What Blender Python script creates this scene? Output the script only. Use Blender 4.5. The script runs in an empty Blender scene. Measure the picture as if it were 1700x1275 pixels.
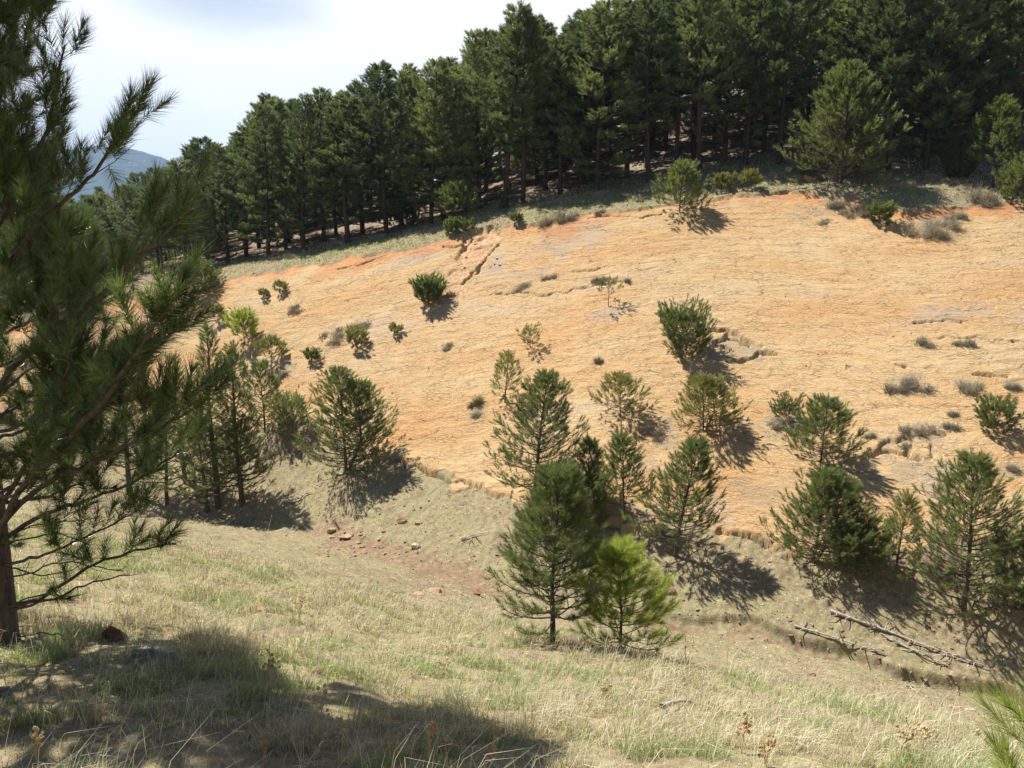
import bpy, math, random
import numpy as np
R = math.radians
# ------------------------------------------------------------------ camera, sky, sun
sc = bpy.context.scene
col = sc.collection
PITCH = R(11.0); FPX = 1330.0
cam_d = bpy.data.cameras.new('camera'); cam = bpy.data.objects.new('camera', cam_d); col.objects.link(cam)
cam_d.sensor_width = 36.0; cam_d.lens = 36.0 * FPX / 1700.0
cam_d.clip_start = 0.05; cam_d.clip_end = 20000
cam.location = (0, 0, 0); cam.rotation_euler = (math.pi/2 - PITCH, 0, 0)
sc.camera = cam
sc.view_settings.view_transform = 'Standard'; sc.view_settings.look = 'None'
sc.view_settings.gamma = 1.0; sc.view_settings.use_curve_mapping = False
sc.view_settings.exposure = 0.95
S = np.array([-0.42, 0.30, 0.855]); S /= np.linalg.norm(S)          # towards the sun
sun_d = bpy.data.lights.new('sun', 'SUN'); sun_d.energy = 5.0; sun_d.angle = R(0.55); sun_d.color = (1.0, 0.955, 0.88)
sun = bpy.data.objects.new('sun', sun_d); col.objects.link(sun)
import mathutils
sun.rotation_euler = mathutils.Vector(S.tolist()).to_track_quat('Z', 'Y').to_euler()
sun.location = (-40, 30, 80)
world = bpy.data.worlds.new('World'); sc.world = world; world.use_nodes = True
nt = world.node_tree; nt.nodes.clear()
def N(nt, t, **kw):
    n = nt.nodes.new(t)
    for k, v in kw.items():
        if k.startswith('i_'):
            n.inputs[int(k[2:]) if k[2:].isdigit() else k[2:].replace('_', ' ')].default_value = v
        else: setattr(n, k, v)
    return n
def L(nt, a, b): nt.links.new(a, b)
out = N(nt, 'ShaderNodeOutputWorld'); bg = N(nt, 'ShaderNodeBackground'); bg.inputs[1].default_value = 0.052
sky = N(nt, 'ShaderNodeTexSky', sky_type='NISHITA', sun_disc=False)
sky.sun_elevation = math.asin(S[2]); sky.sun_rotation = math.atan2(S[0], S[1]); sky.altitude = 1800
bgc = N(nt, 'ShaderNodeBackground')
tc = N(nt, 'ShaderNodeTexCoord'); mp = N(nt, 'ShaderNodeMapping'); mp.inputs['Scale'].default_value = (1, 1, 2.0)
L(nt, tc.outputs['Generated'], mp.inputs[0])
n1 = N(nt, 'ShaderNodeTexNoise'); n1.inputs['Scale'].default_value = 3.1; n1.inputs['Detail'].default_value = 8; n1.inputs['Roughness'].default_value = 0.55
L(nt, mp.outputs[0], n1.inputs['Vector'])
# a gap of blue in the cloud bank, upper left
def dirdot(px, py):
    r = (px-850)/FPX; v = (637.5-py)/FPX
    d = np.array([r, math.cos(PITCH)+v*math.sin(PITCH), -math.sin(PITCH)+v*math.cos(PITCH)]); return d/np.linalg.norm(d)
gp = dirdot(375, -5)
vd = N(nt, 'ShaderNodeVectorMath', operation='SUBTRACT'); vd.inputs[1].default_value = gp.tolist(); L(nt, tc.outputs['Generated'], vd.inputs[0])
vs = N(nt, 'ShaderNodeMapping'); vs.inputs['Rotation'].default_value = (0, R(-25), 0); vs.inputs['Scale'].default_value = (7.5, 3, 26); L(nt, vd.outputs[0], vs.inputs[0])
vl = N(nt, 'ShaderNodeVectorMath', operation='LENGTH'); L(nt, vs.outputs[0], vl.inputs[0])
ad = N(nt, 'ShaderNodeMath', operation='MULTIPLY_ADD'); L(nt, n1.outputs[0], ad.inputs[0]); ad.inputs[1].default_value = 2.2; L(nt, vl.outputs['Value'], ad.inputs[2])
gapm = N(nt, 'ShaderNodeMapRange', interpolation_type='SMOOTHSTEP'); L(nt, ad.outputs[0], gapm.inputs[0]); gapm.inputs[1].default_value = 0.9; gapm.inputs[2].default_value = 2.3; gapm.inputs[3].default_value = .45
# the bank fills the northern half of the sky; the rest is clear with scattered cloud
sx = N(nt, 'ShaderNodeSeparateXYZ'); L(nt, tc.outputs['Generated'], sx.inputs[0])
fy = N(nt, 'ShaderNodeMapRange', interpolation_type='SMOOTHSTEP'); L(nt, sx.outputs[1], fy.inputs[0]); fy.inputs[1].default_value = 0.35; fy.inputs[2].default_value = 0.6
fz = N(nt, 'ShaderNodeMapRange', interpolation_type='SMOOTHSTEP'); L(nt, sx.outputs[2], fz.inputs[0]); fz.inputs[1].default_value = 0.62; fz.inputs[2].default_value = 0.42
mz = N(nt, 'ShaderNodeMath', operation='MULTIPLY'); L(nt, fy.outputs[0], mz.inputs[0]); L(nt, fz.outputs[0], mz.inputs[1])
mm = N(nt, 'ShaderNodeMath', operation='MULTIPLY'); L(nt, gapm.outputs[0], mm.inputs[0]); L(nt, mz.outputs[0], mm.inputs[1])
cr = N(nt, 'ShaderNodeValToRGB'); cr.color_ramp.elements[0].position = 0.36; cr.color_ramp.elements[0].color = (.86, .88, .92, 1)
cr.color_ramp.elements[1].position = 0.56; cr.color_ramp.elements[1].color = (.95, .95, .955, 1)
n2 = N(nt, 'ShaderNodeTexNoise'); n2.inputs['Scale'].default_value = 2.3; n2.inputs['Detail'].default_value = 5; n2.inputs['Roughness'].default_value = .5
mp2 = N(nt, 'ShaderNodeMapping'); mp2.inputs['Location'].default_value = (3.1, 1.7, .4); mp2.inputs['Scale'].default_value = (1, 1, 2.4); L(nt, tc.outputs['Generated'], mp2.inputs[0]); L(nt, mp2.outputs[0], n2.inputs['Vector'])
L(nt, n2.outputs[0], cr.inputs[0]); L(nt, cr.outputs[0], bgc.inputs[0]); bgc.inputs[1].default_value = 0.68
L(nt, sky.outputs[0], bg.inputs[0])
mx = N(nt, 'ShaderNodeMixShader'); L(nt, mm.outputs[0], mx.inputs[0]); L(nt, bg.outputs[0], mx.inputs[1]); L(nt, bgc.outputs[0], mx.inputs[2])
L(nt, mx.outputs[0], out.inputs[0])

# ------------------------------------------------------------------ helpers
rng = np.random.default_rng(7)
def tag(o, label=None, cat=None, group=None, kind=None):
    if label: o['label'] = label
    if cat: o['category'] = cat
    if group: o['group'] = group
    if kind: o['kind'] = kind
    return o
def mesh_obj(name, V, T=None, Q=None, mat=None, parent=None, smooth=True, attrs=None, loc=None):
    me = bpy.data.meshes.new(name)
    V = np.asarray(V, dtype=np.float32).reshape(-1, 3)
    T = np.zeros((0, 3), np.int32) if T is None or len(T) == 0 else np.asarray(T, np.int32).reshape(-1, 3)
    Q = np.zeros((0, 4), np.int32) if Q is None or len(Q) == 0 else np.asarray(Q, np.int32).reshape(-1, 4)
    me.vertices.add(len(V)); me.vertices.foreach_set('co', V.ravel())
    nl = T.size + Q.size
    me.loops.add(nl); me.loops.foreach_set('vertex_index', np.concatenate([T.ravel(), Q.ravel()]).astype(np.int32))
    me.polygons.add(len(T) + len(Q))
    ls = np.concatenate([np.arange(len(T))*3, T.size + np.arange(len(Q))*4]).astype(np.int32)
    me.polygons.foreach_set('loop_start', ls)
    me.polygons.foreach_set('use_smooth', np.full(len(ls), smooth, bool))
    me.update(calc_edges=True)
    if attrs:
        for k, a in attrs.items():
            a = np.asarray(a, np.float32)
            if a.ndim == 1:
                at_ = me.attributes.new(k, 'FLOAT', 'POINT'); at_.data.foreach_set('value', a)
            else:
                at_ = me.attributes.new(k, 'FLOAT_COLOR', 'POINT'); at_.data.foreach_set('color', a.ravel())
    if mat: me.materials.append(mat)
    o = bpy.data.objects.new(name, me); col.objects.link(o)
    if parent is not None: o.parent = parent
    if loc is not None: o.location = loc
    return o
def hsh(ix, iy, seed):
    h = (ix.astype(np.int64)*374761393 + iy.astype(np.int64)*668265263 + seed*1442695041) & 0x7fffffff
    h = ((h ^ (h >> 13)) * 1274126177) & 0x7fffffff
    return ((h ^ (h >> 16)) & 0xffff) / 65535.0
def vnoise(x, y, seed=0):
    x = np.asarray(x, float); y = np.asarray(y, float)
    ix = np.floor(x); iy = np.floor(y); fx = x-ix; fy_ = y-iy
    fx = fx*fx*(3-2*fx); fy_ = fy_*fy_*(3-2*fy_)
    ix = ix.astype(np.int64); iy = iy.astype(np.int64)
    a = hsh(ix, iy, seed); b = hsh(ix+1, iy, seed); c = hsh(ix, iy+1, seed); d = hsh(ix+1, iy+1, seed)
    return (a*(1-fx)+b*fx)*(1-fy_) + (c*(1-fx)+d*fx)*fy_
def fbm(x, y, o=4, seed=0, g=.5):
    s = 0; a = 1; t = 0
    for i in range(o):
        s = s + a*vnoise(x*2**i+i*17.3, y*2**i-i*9.1, seed+i); t += a; a *= g
    return s/t
def sstep(a, b, x):
    t = np.clip((x-a)/(b-a), 0, 1); return t*t*(3-2*t)

# ------------------------------------------------------------------ terrain: profiles along the line of sight
def ray(px, py):
    r = (px-850)/FPX; v = (637.5-py)/FPX
    k = math.cos(PITCH)+v*math.sin(PITCH)
    return r/k, (-math.sin(PITCH)+v*math.cos(PITCH))/k          # x per y, z per y
def curve(pts):                                                  # (px, py, distance) -> u, d, z
    A = np.array([(ray(p, q)[0], d, ray(p, q)[1]*d) for p, q, d in pts]); return A[np.argsort(A[:, 0])]
brow = curve([(0,850,20),(200,885,17),(425,945,15),(640,1010,14),(850,1060,12),(1060,1095,11),(1275,1150,9.5),(1500,1215,8),(1700,1275,6.5)])
gully = curve([(0,845,32),(200,855,31),(425,880,29),(560,905,26.5),(640,930,24.5),(720,965,23),(850,1000,21.5),(1060,1035,20.3),(1200,1068,19.6),(1400,1108,18.7),(1500,1135,18.2),(1620,1168,17.7),(1700,1188,17.4)])
foot = curve([(0,690,41),(200,700,38.5),(425,718,34),(520,722,32.5),(660,752,30),(700,782,29),(760,800,28),(850,818,26.8),(1060,868,24.2),(1190,882,23.5),(1275,903,22.8),(1500,930,21.5),(1700,930,21)])
topy = [(0,548),(230,488),(350,463),(560,430),(700,402),(760,392),(850,372),(1075,342),(1200,330),(1340,316),(1420,335),(1500,345),(1600,338),(1700,335)]
tl = []
for p, q in topy:
    u, te = ray(p, q); d0 = np.interp(u, foot[:, 0], foot[:, 1]); z0 = np.interp(u, foot[:, 0], foot[:, 2])
    sl = np.interp(p, [0, 350, 850], [.5, .58, .62]); d = (sl*d0 - z0)/(sl-te); tl.append((u, d, te*d))
top = np.array(tl)
def up(pts, off):
    r = []
    for p, q in pts:
        u, te = ray(p, q); d = np.interp(u, top[:, 0], top[:, 1])+off; r.append((u, d, te*d))
    return np.array(r)
cE = up([(0,515),(200,452),(350,418),(560,376),(700,345),(850,292),(1075,240),(1275,196),(1500,190),(1700,185)], 18)
cF = up([(0,540),(200,446),(350,390),(560,335),(700,305),(850,232),(1075,155),(1275,110),(1500,95),(1700,90)], 45)
NU, ND = 241, 900
TU = np.linspace(-1.6, 1.6, NU); TD = np.concatenate([np.linspace(-40, 0, 60, endpoint=False), np.linspace(0, 60, 560, endpoint=False), np.geomspace(60, 9000, ND-620)])
def ci(c, u, k): return np.interp(u, c[:, 0], c[:, k])
TZ = np.zeros((NU, ND))
for i, u in enumerate(TU):
    ds = [-40, 0, 4.0]; zs = [11, -1.6, -2.97]
    zb = ci(brow, u, 2); db = ci(brow, u, 1)
    ds.append(7); zs.append(-2.97 + (zb+2.97)*(3/(db-4)) if db > 8 else -2.97-(3*.46))
    if db < 7.6: ds.pop(); zs.pop()
    for c in (brow, gully, foot, top, cE, cF): ds.append(ci(c, u, 1)); zs.append(ci(c, u, 2))
    zf = zs[-1]
    ds += [190, 420, 1600, 9000]; zs += [zf*.4-14, -60, -90, -90]
    TZ[i] = np.interp(TD, ds, zs)
# smooth along both directions (index space)
def smooth(A, ax, s):
    k = np.exp(-.5*(np.arange(-3*s, 3*s+1)/s)**2); k /= k.sum()
    P = np.pad(A, [(3*s, 3*s) if a == ax else (0, 0) for a in range(2)], mode='edge')
    return np.apply_along_axis(lambda v: np.convolve(v, k, 'valid'), ax, P)
TZ = smooth(TZ, 1, 5); TZ = smooth(TZ, 0, 3)
def table(x, y):
    u = np.clip(np.where(y > 3, x/np.maximum(y, 3), x/3.0), -1.59, 1.59)
    fi = (u-TU[0])/(TU[1]-TU[0]); i = np.clip(fi.astype(int), 0, NU-2); fi = fi-i
    j = np.clip(np.searchsorted(TD, y)-1, 0, ND-2); fj = np.clip((y-TD[j])/(TD[j+1]-TD[j]), 0, 1)
    return (TZ[i, j]*(1-fi)+TZ[i+1, j]*fi)*(1-fj) + (TZ[i, j+1]*(1-fi)+TZ[i+1, j+1]*fi)*fj, u
_tu = np.linspace(-1.6, 1.6, 600); _td = np.interp(_tu, top[:, 0], top[:, 1]); _k = np.hanning(81); TOPS = (_tu, np.convolve(np.pad(_td, 40, mode='edge'), _k/_k.sum(), 'valid'))
CRACKS = []
PATCH = []       # (x, y, rx, ry, rot, depth, kind)
def masks(x, y):
    """slab, mud, soil patch masks and relief"""
    u = np.clip(x/np.maximum(y, 3), -1.59, 1.59)
    dF = np.interp(u, foot[:, 0], foot[:, 1]); dT = np.interp(u, top[:, 0], top[:, 1]); dG = np.interp(u, gully[:, 0], gully[:, 1])
    global TCL
    TCL = (np.interp(u, TOPS[0], TOPS[1])-y) + (fbm(x*.10, y*.10, 2, 13)-.5)*1.2
    w1 = (fbm(x*.55, y*.55, 4, 11)-.5)*3.0 + (fbm(x*3, y*3, 2, 12)-.5)*.5
    w2 = (fbm(x*.6, y*.6, 4, 21)-.5)*1.6 + (fbm(x*3, y*3, 2, 22)-.5)*.4
    lo = y-(dF+w1); hi = (dT+w2)-y
    slab = sstep(0, .06, lo)*sstep(0, .25, hi)
    dg = y-dG+(fbm(x*.5, y*.1, 3, 31)-.5)*1.3
    return u, slab, lo, hi, dg
def height(x, y):
    x = np.asarray(x, float); y = np.asarray(y, float)
    z, _ = table(x, y)
    u, slab, lo, hi, dg = masks(x, y)
    near = sstep(400, 60, np.abs(y))
    far = sstep(8, 16, y)
    z = z + near*((fbm(x*.45, y*.45, 3, 1)-.5)*.35*(1-.8*slab) + (fbm(x*1.7, y*1.7, 3, 2)-.5)*.14*(1-slab) + (fbm(x*7, y*7, 2, 3)-.5)*.05*(1-slab))
    # slab lifts off the soil with a broken lower lip; the turf lies on its upper edge
    on = sstep(0, .12, lo)*sstep(3, .5, -0*hi)
    z = z + slab*(.03+.34*sstep(3, .5, lo)*.36*sstep(.48, .68, fbm(x*.6, y*.6, 2, 41))) - .10*sstep(.5, 0, np.abs(lo))*(1-sstep(0, .05, lo))*(y > 18)*(fbm(x*.8, y*.8, 2, 43) > .48)
    z = z + .16*sstep(.25, 0, hi)*(y > 25)*near
    # bedding ledges, running along strike
    tt = TCL
    st = tt*2.3+(fbm(x*.5, tt*.8, 3, 55)-.5)*1.2; led = (st-np.floor(st))
    z = z + slab*(.03*led*sstep(.50, .62, fbm(x*.8, tt*2.0, 3, 52)) + .035*(fbm(x*3.0, tt*8, 2, 53)-.5) + .07*(fbm(x*.3, tt*.5, 3, 54)-.5))
    for (cx, cy, rx, ry, rot, dep, kind) in PATCH:
        m = (np.abs(x-cx) < 2.2*max(rx, ry)) & (np.abs(y-cy) < 2.2*max(rx, ry))
        if not m.any(): continue
        c_, s_ = math.cos(rot), math.sin(rot); bb = (-(x[m]-cx)*s_+(y[m]-cy)*c_)/ry
        z[m] -= dep*pmask(x[m], y[m], cx, cy, rx, ry, rot, sharp=(dep > .05))*np.clip(.55+.6*bb, .1, 1.2)
    for (pp, wd, dep) in CRACKS:
        m = (x > pp[:, 0].min()-.6) & (x < pp[:, 0].max()+.6) & (y > pp[:, 1].min()-.6) & (y < pp[:, 1].max()+.6)
        if not m.any(): continue
        xm = x[m]+(fbm(x[m]*2.5, y[m]*2.5, 3, 64)-.5)*.35; ym = y[m]+(fbm(x[m]*2.5, y[m]*2.5, 3, 65)-.5)*.35; dm = np.full(xm.shape, 9.)
        for a, b in zip(pp[:-1], pp[1:]):
            ab = b-a; t = np.clip(((xm-a[0])*ab[0]+(ym-a[1])*ab[1])/(ab@ab), 0, 1); dm = np.minimum(dm, np.hypot(xm-a[0]-t*ab[0], ym-a[1]-t*ab[1]))
        ww = wd*1.15*(.35+1.3*fbm(x[m]*1.8, y[m]*1.8, 2, 66)); z[m] -= 1.8*dep*sstep(ww, ww*.45, dm)
    # stream cut: a small scarp on the far side at the right, an even muddy wash on the left
    cut = sstep(.12, .26, u)*(1-sstep(1.0, 1.2, u))
    prof = sstep(.42, .26, np.abs(dg)+(fbm(x*4, y*4, 2, 33)-.5)*.12)
    z = z - (.14+.16*sstep(.25, .4, u))*cut*prof*(y > 10)*(y < 30)
    return z
def pmask(x, y, cx, cy, rx, ry, rot, sharp=False):
    c, s = math.cos(rot), math.sin(rot)
    a = ((x-cx)*c+(y-cy)*s)/rx; b = (-(x-cx)*s+(y-cy)*c)/ry
    r = np.sqrt(a*a+b*b) + (fbm(x*1.6, y*1.6, 4, 61)-.5)*1.6
    return sstep(1.0, .93 if sharp else .55, r)
def hz(x, y): return float(height(np.array([x]), np.array([y]))[0])
MARCH = np.concatenate([np.arange(2.5, 60, .02), np.arange(60, 200, .1)])
def at(px, py, dmin=0.0, d=None):
    """world point of the ground seen at a place of the photograph"""
    u, te = ray(px, py)
    if d is not None: return np.array([u*d, d, hz(u*d, d)])
    D = MARCH[MARCH > dmin]
    zz = height(u*D, D); k = np.argmax(te*D <= zz)
    if te*D[k] > zz[k]: k = -1
    return np.array([u*D[k], D[k], zz[k]])
# patches of soil, dead mat and broken recesses on the slab: px, py, half width px, half depth m, tilt, recess
raw = [(1225,578,52,.75,-.15,.17,'rec'),(1490,772,62,.9,0,.12,'soil'),(1515,632,42,.55,.05,0,'mat'),(1603,637,28,.35,-.3,0,'mat'),
       (1685,637,20,.3,0,0,'mat'),(1530,715,45,.4,-.1,0,'mat'),(1110,722,40,.8,0,0,'mat'),(1290,700,45,.8,.1,0,'mat'),
       (565,562,48,.40,.5,0,'mat'),(600,543,25,.25,.5,0,'mat'),(480,520,22,.22,.6,0,'mat'),(440,560,30,.3,.5,0,'mat'),(870,474,30,.25,.1,0,'mat'),(1005,468,30,.28,.05,0,'mat'),
       (760,485,18,.7,.3,.06,'dirt'),(805,392,30,1.0,.2,.32,'dirt'),(785,425,22,.9,.4,.16,'dirt'),(765,455,14,.5,.4,.08,'dirt'),
       (1400,345,95,.8,0,0,'soil'),(1545,370,50,.5,0,0,'mat'),(460,730,50,1.2,0,0,'soil'),(1680,775,30,.4,0,0,'mat'),(790,690,22,.5,0,0,'mat'),(470,620,20,.5,.3,0,'mat'),
       (1070,770,35,.5,0,0,'mat'),(740,574,12,.2,0,0,'mat'),(1290,480,0,0,0,0,'x')]
pl = []
for (px, py, hw, rd, rot, dep, kind) in raw:
    if kind == 'x': continue
    p = at(px, py, 20); pl.append((p[0], p[1], hw/FPX*p[1], rd, rot, dep, kind))
PATCH = pl
crk = [([(1188,549),(1210,553)],.10,.2),([(1183,576),(1200,574),(1212,581)],.09,.2),([(1210,562),(1228,566),(1242,576)],.09,.2),([(1207,597),(1228,602),(1250,594),(1260,583),(1284,587)],.10,.25),
 ([(700,776),(725,788),(745,802),(770,797),(790,806),(802,800)],.08,.2),([(655,762),(680,772),(700,776)],.08,.2),([(1195,882),(1222,884),(1245,894),(1275,905)],.09,.2),([(1450,756),(1475,751),(1500,752),(1524,763)],.09,.16),
 ([(825,489),(870,484),(900,490),(960,482),(1000,472),(1045,466)],.05,.12),([(738,410),(765,408),(785,398)],.08,.2),([(1515,537),(1560,533),(1592,532)],.05,.12),([(1485,606),(1503,609)],.06,.15),([(1618,617),(1645,621),(1672,622)],.06,.15),
 ([(1155,310),(1200,322),(1240,318),(1290,322),(1340,312)],.07,.18),([(790,455),(808,430),(826,405)],.07,.2),([(768,470),(785,450)],.07,.2),([(1530,715),(1570,722)],.06,.14),([(955,452),(985,448),(1010,440)],.05,.1),([(1600,655),(1690,662)],.04,.1),([(1560,560),(1690,566)],.035,.1),([(560,445),(600,440),(640,425)],.06,.15),([(980,362),(1010,358),(1060,362),(1100,356)],.05,.14)]
cl_ = []
for pp, wd, dep in crk:
    cl_.append((np.array([at(a, b, 20)[:2] for a, b in pp]), wd, dep))
CRACKS = cl_

# ------------------------------------------------------------------ materials
def newmat(name):
    m = bpy.data.materials.new(name); m.use_nodes = True; nt = m.node_tree; nt.nodes.clear()
    o = N(nt, 'ShaderNodeOutputMaterial'); b = N(nt, 'ShaderNodeBsdfPrincipled'); L(nt, b.outputs[0], o.inputs[0])
    b.inputs['Roughness'].default_value = .9; b.inputs['Specular IOR Level'].default_value = .2
    return m, nt, b, o
def ramp(nt, src, stops):
    c = N(nt, 'ShaderNodeValToRGB'); e = c.color_ramp.elements
    e[0].position, e[0].color = stops[0][0], (*stops[0][1], 1)
    e[1].position, e[1].color = stops[-1][0], (*stops[-1][1], 1)
    for p, cc in stops[1:-1]:
        k = e.new(p); k.color = (*cc, 1)
    L(nt, src, c.inputs[0]); return c.outputs[0]
def noise(nt, vec, scale, detail=4, rough=.55, dist=0):
    n = N(nt, 'ShaderNodeTexNoise'); n.inputs['Scale'].default_value = scale; n.inputs['Detail'].default_value = detail
    n.inputs['Roughness'].default_value = rough; n.inputs['Distortion'].default_value = dist; L(nt, vec, n.inputs['Vector']); return n.outputs[0]
def mixc(nt, f, a, b, mode='MIX'):
    m = N(nt, 'ShaderNodeMix', data_type='RGBA', blend_type=mode)
    if isinstance(f, float): m.inputs[0].default_value = f
    else: L(nt, f, m.inputs[0])
    for i, v in ((6, a), (7, b)):
        if isinstance(v, tuple): m.inputs[i].default_value = (*v, 1)
        else: L(nt, v, m.inputs[i])
    return m.outputs[2]
def mth(nt, op, a, b=None, c=None, clamp=False):
    m = N(nt, 'ShaderNodeMath', operation=op, use_clamp=clamp)
    for i, v in enumerate((a, b, c)):
        if v is None: continue
        if isinstance(v, (int, float)): m.inputs[i].default_value = v
        else: L(nt, v, m.inputs[i])
    return m.outputs[0]
def mrange(nt, v, a, b, c=0., d=1., smooth=True):
    m = N(nt, 'ShaderNodeMapRange', interpolation_type='SMOOTHSTEP' if smooth else 'LINEAR'); L(nt, v, m.inputs[0])
    for i, q in enumerate((a, b, c, d)): m.inputs[i+1].default_value = q
    return m.outputs[0]
def attr(nt, name):
    a = N(nt, 'ShaderNodeAttribute', attribute_name=name); return a
def mapping(nt, vec, scale=(1,1,1), loc=(0,0,0), rot=(0,0,0)):
    m = N(nt, 'ShaderNodeMapping'); m.inputs['Scale'].default_value = scale; m.inputs['Location'].default_value = loc; m.inputs['Rotation'].default_value = rot
    L(nt, vec, m.inputs[0]); return m.outputs[0]

def ground_material():
    m, nt, b, o = newmat('hillside_ground')
    tc = N(nt, 'ShaderNodeTexCoord'); P = tc.outputs['Object']
    M = attr(nt, 'mask'); sp = N(nt, 'ShaderNodeSeparateColor'); L(nt, M.outputs['Color'], sp.inputs[0])
    slab, mud, mat = sp.outputs[0], sp.outputs[1], sp.outputs[2]; grn = M.outputs['Alpha']
    ST = attr(nt, 'strike').outputs['Vector']           # (along strike, down dip, 0)
    M2 = attr(nt, 'mask2'); sp2 = N(nt, 'ShaderNodeSeparateColor'); L(nt, M2.outputs['Color'], sp2.inputs[0])
    dirt, edge, forest = sp2.outputs
    # slab colour
    a1 = noise(nt, mapping(nt, ST, (.16, .42, 1)), 1.0, 5, .6, .4)
    a2 = noise(nt, mapping(nt, ST, (.10, .30, 1), (7, 3, 0)), 1.3, 5, .6, .6)
    a3 = noise(nt, mapping(nt, ST, (2.6, 7.0, 1)), 1.7, 5, .75)
    a4 = noise(nt, mapping(nt, P, (1, 1, 1)), 22, 3, .7)
    c = ramp(nt, a1, [(.30, (.49,.28,.12)), (.45, (.49,.325,.158)), (.58, (.51,.37,.20)), (.72, (.48,.36,.235))])
    c = mixc(nt, mrange(nt, a2, .52, .70, 0, .55), c, (.52,.27,.10))
    c = mixc(nt, mrange(nt, a2, .44, .28, 0, .6), c, (.47,.385,.32))
    c = mixc(nt, mrange(nt, a3, .50, .70, 0, .40), c, (.62,.50,.32))
    c = mixc(nt, mrange(nt, a3, .50, .32, 0, .50), c, (.40,.235,.12))
    c = mixc(nt, mrange(nt, a4, .50, .68, 0, .60), c, (.74,.62,.42))
    c = mixc(nt, mrange(nt, a4, .46, .32, 0, .60), c, (.30,.18,.095))
    c = mixc(nt, mth(nt, 'MULTIPLY', M2.outputs['Alpha'], .62), c, (.40,.33,.27))
    c = mixc(nt, mth(nt, 'MULTIPLY', edge, .75), c, (.50,.20,.075))
    # plates parted by cracks that run along strike
    wv = noise(nt, mapping(nt, ST, (1.1, 1.6, 1)), 1.0, 4, .6)
    wo = N(nt, 'ShaderNodeVectorMath', operation='MULTIPLY_ADD'); 
    cmb = N(nt, 'ShaderNodeCombineXYZ'); L(nt, wv, cmb.inputs[0]); L(nt, wv, cmb.inputs[1])
    L(nt, cmb.outputs[0], wo.inputs[0]); wo.inputs[1].default_value = (.9, .30, 0); L(nt, ST, wo.inputs[2])
    def cracks(sc_, w, rnd=1.0):
        v = N(nt, 'ShaderNodeTexVoronoi', feature='DISTANCE_TO_EDGE', voronoi_dimensions='2D'); v.inputs['Scale'].default_value = 1; v.inputs['Randomness'].default_value = rnd
        L(nt, mapping(nt, wo.outputs[0], sc_), v.inputs['Vector']); return mrange(nt, v.outputs['Distance'], 0, w, 1, 0, False)
    k1 = cracks((1.15, 5.0, 1), .085); k2 = cracks((3.0, 9.0, 1), .15)
    g1 = mrange(nt, noise(nt, mapping(nt, ST, (.5, 1.8, 1), (3, 9, 0)), 1.4, 4, .65), .46, .62)
    g2 = mrange(nt, noise(nt, mapping(nt, ST, (.8, 1.2, 1), (13, 2, 0)), 1.2, 4, .65), .36, .62)
    kk = mth(nt, 'MAXIMUM', mth(nt, 'MULTIPLY', k1, g1), mth(nt, 'MULTIPLY', mth(nt, 'MULTIPLY', k2, g2), .7))
    c = mixc(nt, mth(nt, 'MULTIPLY', kk, .8), c, (.15,.08,.04))
    slabc = mixc(nt, 1.0, c, (.90, .87, .82), 'MULTIPLY')
    # soil, turf
    s1 = noise(nt, P, .55, 5, .6); s2 = noise(nt, P, 6, 5, .7); s3 = noise(nt, P, 34, 3, .7)
    soil = ramp(nt, s2, [(.3, (.15,.115,.068)), (.5, (.235,.185,.112)), (.7, (.35,.285,.185))])
    turf = ramp(nt, s3, [(.3, (.15,.135,.065)), (.5, (.25,.22,.115)), (.7, (.38,.34,.20))])
    tm = mrange(nt, mth(nt, 'ADD', mth(nt, 'MULTIPLY', s1, .6), mth(nt, 'MULTIPLY', s2, .4)), .42, .58)
    tm = mth(nt, 'MULTIPLY', tm, grn)
    g = mixc(nt, tm, soil, turf)
    # stones in the soil
    v = N(nt, 'ShaderNodeTexVoronoi', feature='F1'); v.inputs['Scale'].default_value = 9; L(nt, P, v.inputs['Vector'])
    spc = N(nt, 'ShaderNodeSeparateColor'); L(nt, v.outputs['Color'], spc.inputs[0])
    stn = mth(nt, 'MULTIPLY', mrange(nt, v.outputs['Distance'], .34, .26), mrange(nt, spc.outputs[0], .70, .72))
    stc = ramp(nt, spc.outputs[1], [(.0, (.42,.17,.08)), (.4, (.45,.33,.21)), (1, (.40,.35,.28))])
    g = mixc(nt, mth(nt, 'MULTIPLY', stn, .75), g, stc)
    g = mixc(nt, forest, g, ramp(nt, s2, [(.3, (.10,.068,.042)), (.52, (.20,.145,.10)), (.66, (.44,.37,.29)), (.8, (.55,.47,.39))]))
    g = mixc(nt, mud, g, ramp(nt, s2, [(.3, (.15,.10,.058)), (.55, (.235,.165,.10)), (.75, (.34,.26,.17))]))
    f = mixc(nt, slab, g, slabc)
    f = mixc(nt, mat, f, ramp(nt, s3, [(.3, (.19,.14,.085)), (.5, (.31,.24,.15)), (.7, (.46,.37,.245))]))
    f = mixc(nt, dirt, f, ramp(nt, s2, [(.3, (.30,.16,.08)), (.5, (.42,.25,.13)), (.68, (.58,.46,.32))]))
    L(nt, f, b.inputs['Base Color'])
    b.inputs['Roughness'].default_value = .95
    # relief
    a5 = noise(nt, mapping(nt, ST, (1.2, 3.2, 1)), 2.6, 3, .6)
    hb = mth(nt, 'ADD', mth(nt, 'MULTIPLY', a3, .055), mth(nt, 'MULTIPLY', a4, .03)); hb = mth(nt, 'ADD', hb, mth(nt, 'MULTIPLY', a5, .05))
    hb = mth(nt, 'SUBTRACT', hb, mth(nt, 'MULTIPLY', kk, .035))
    hs = mth(nt, 'ADD', mth(nt, 'MULTIPLY', s2, .06), mth(nt, 'MULTIPLY', s3, .025)); hs = mth(nt, 'ADD', hs, mth(nt, 'MULTIPLY', stn, .02))
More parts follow.
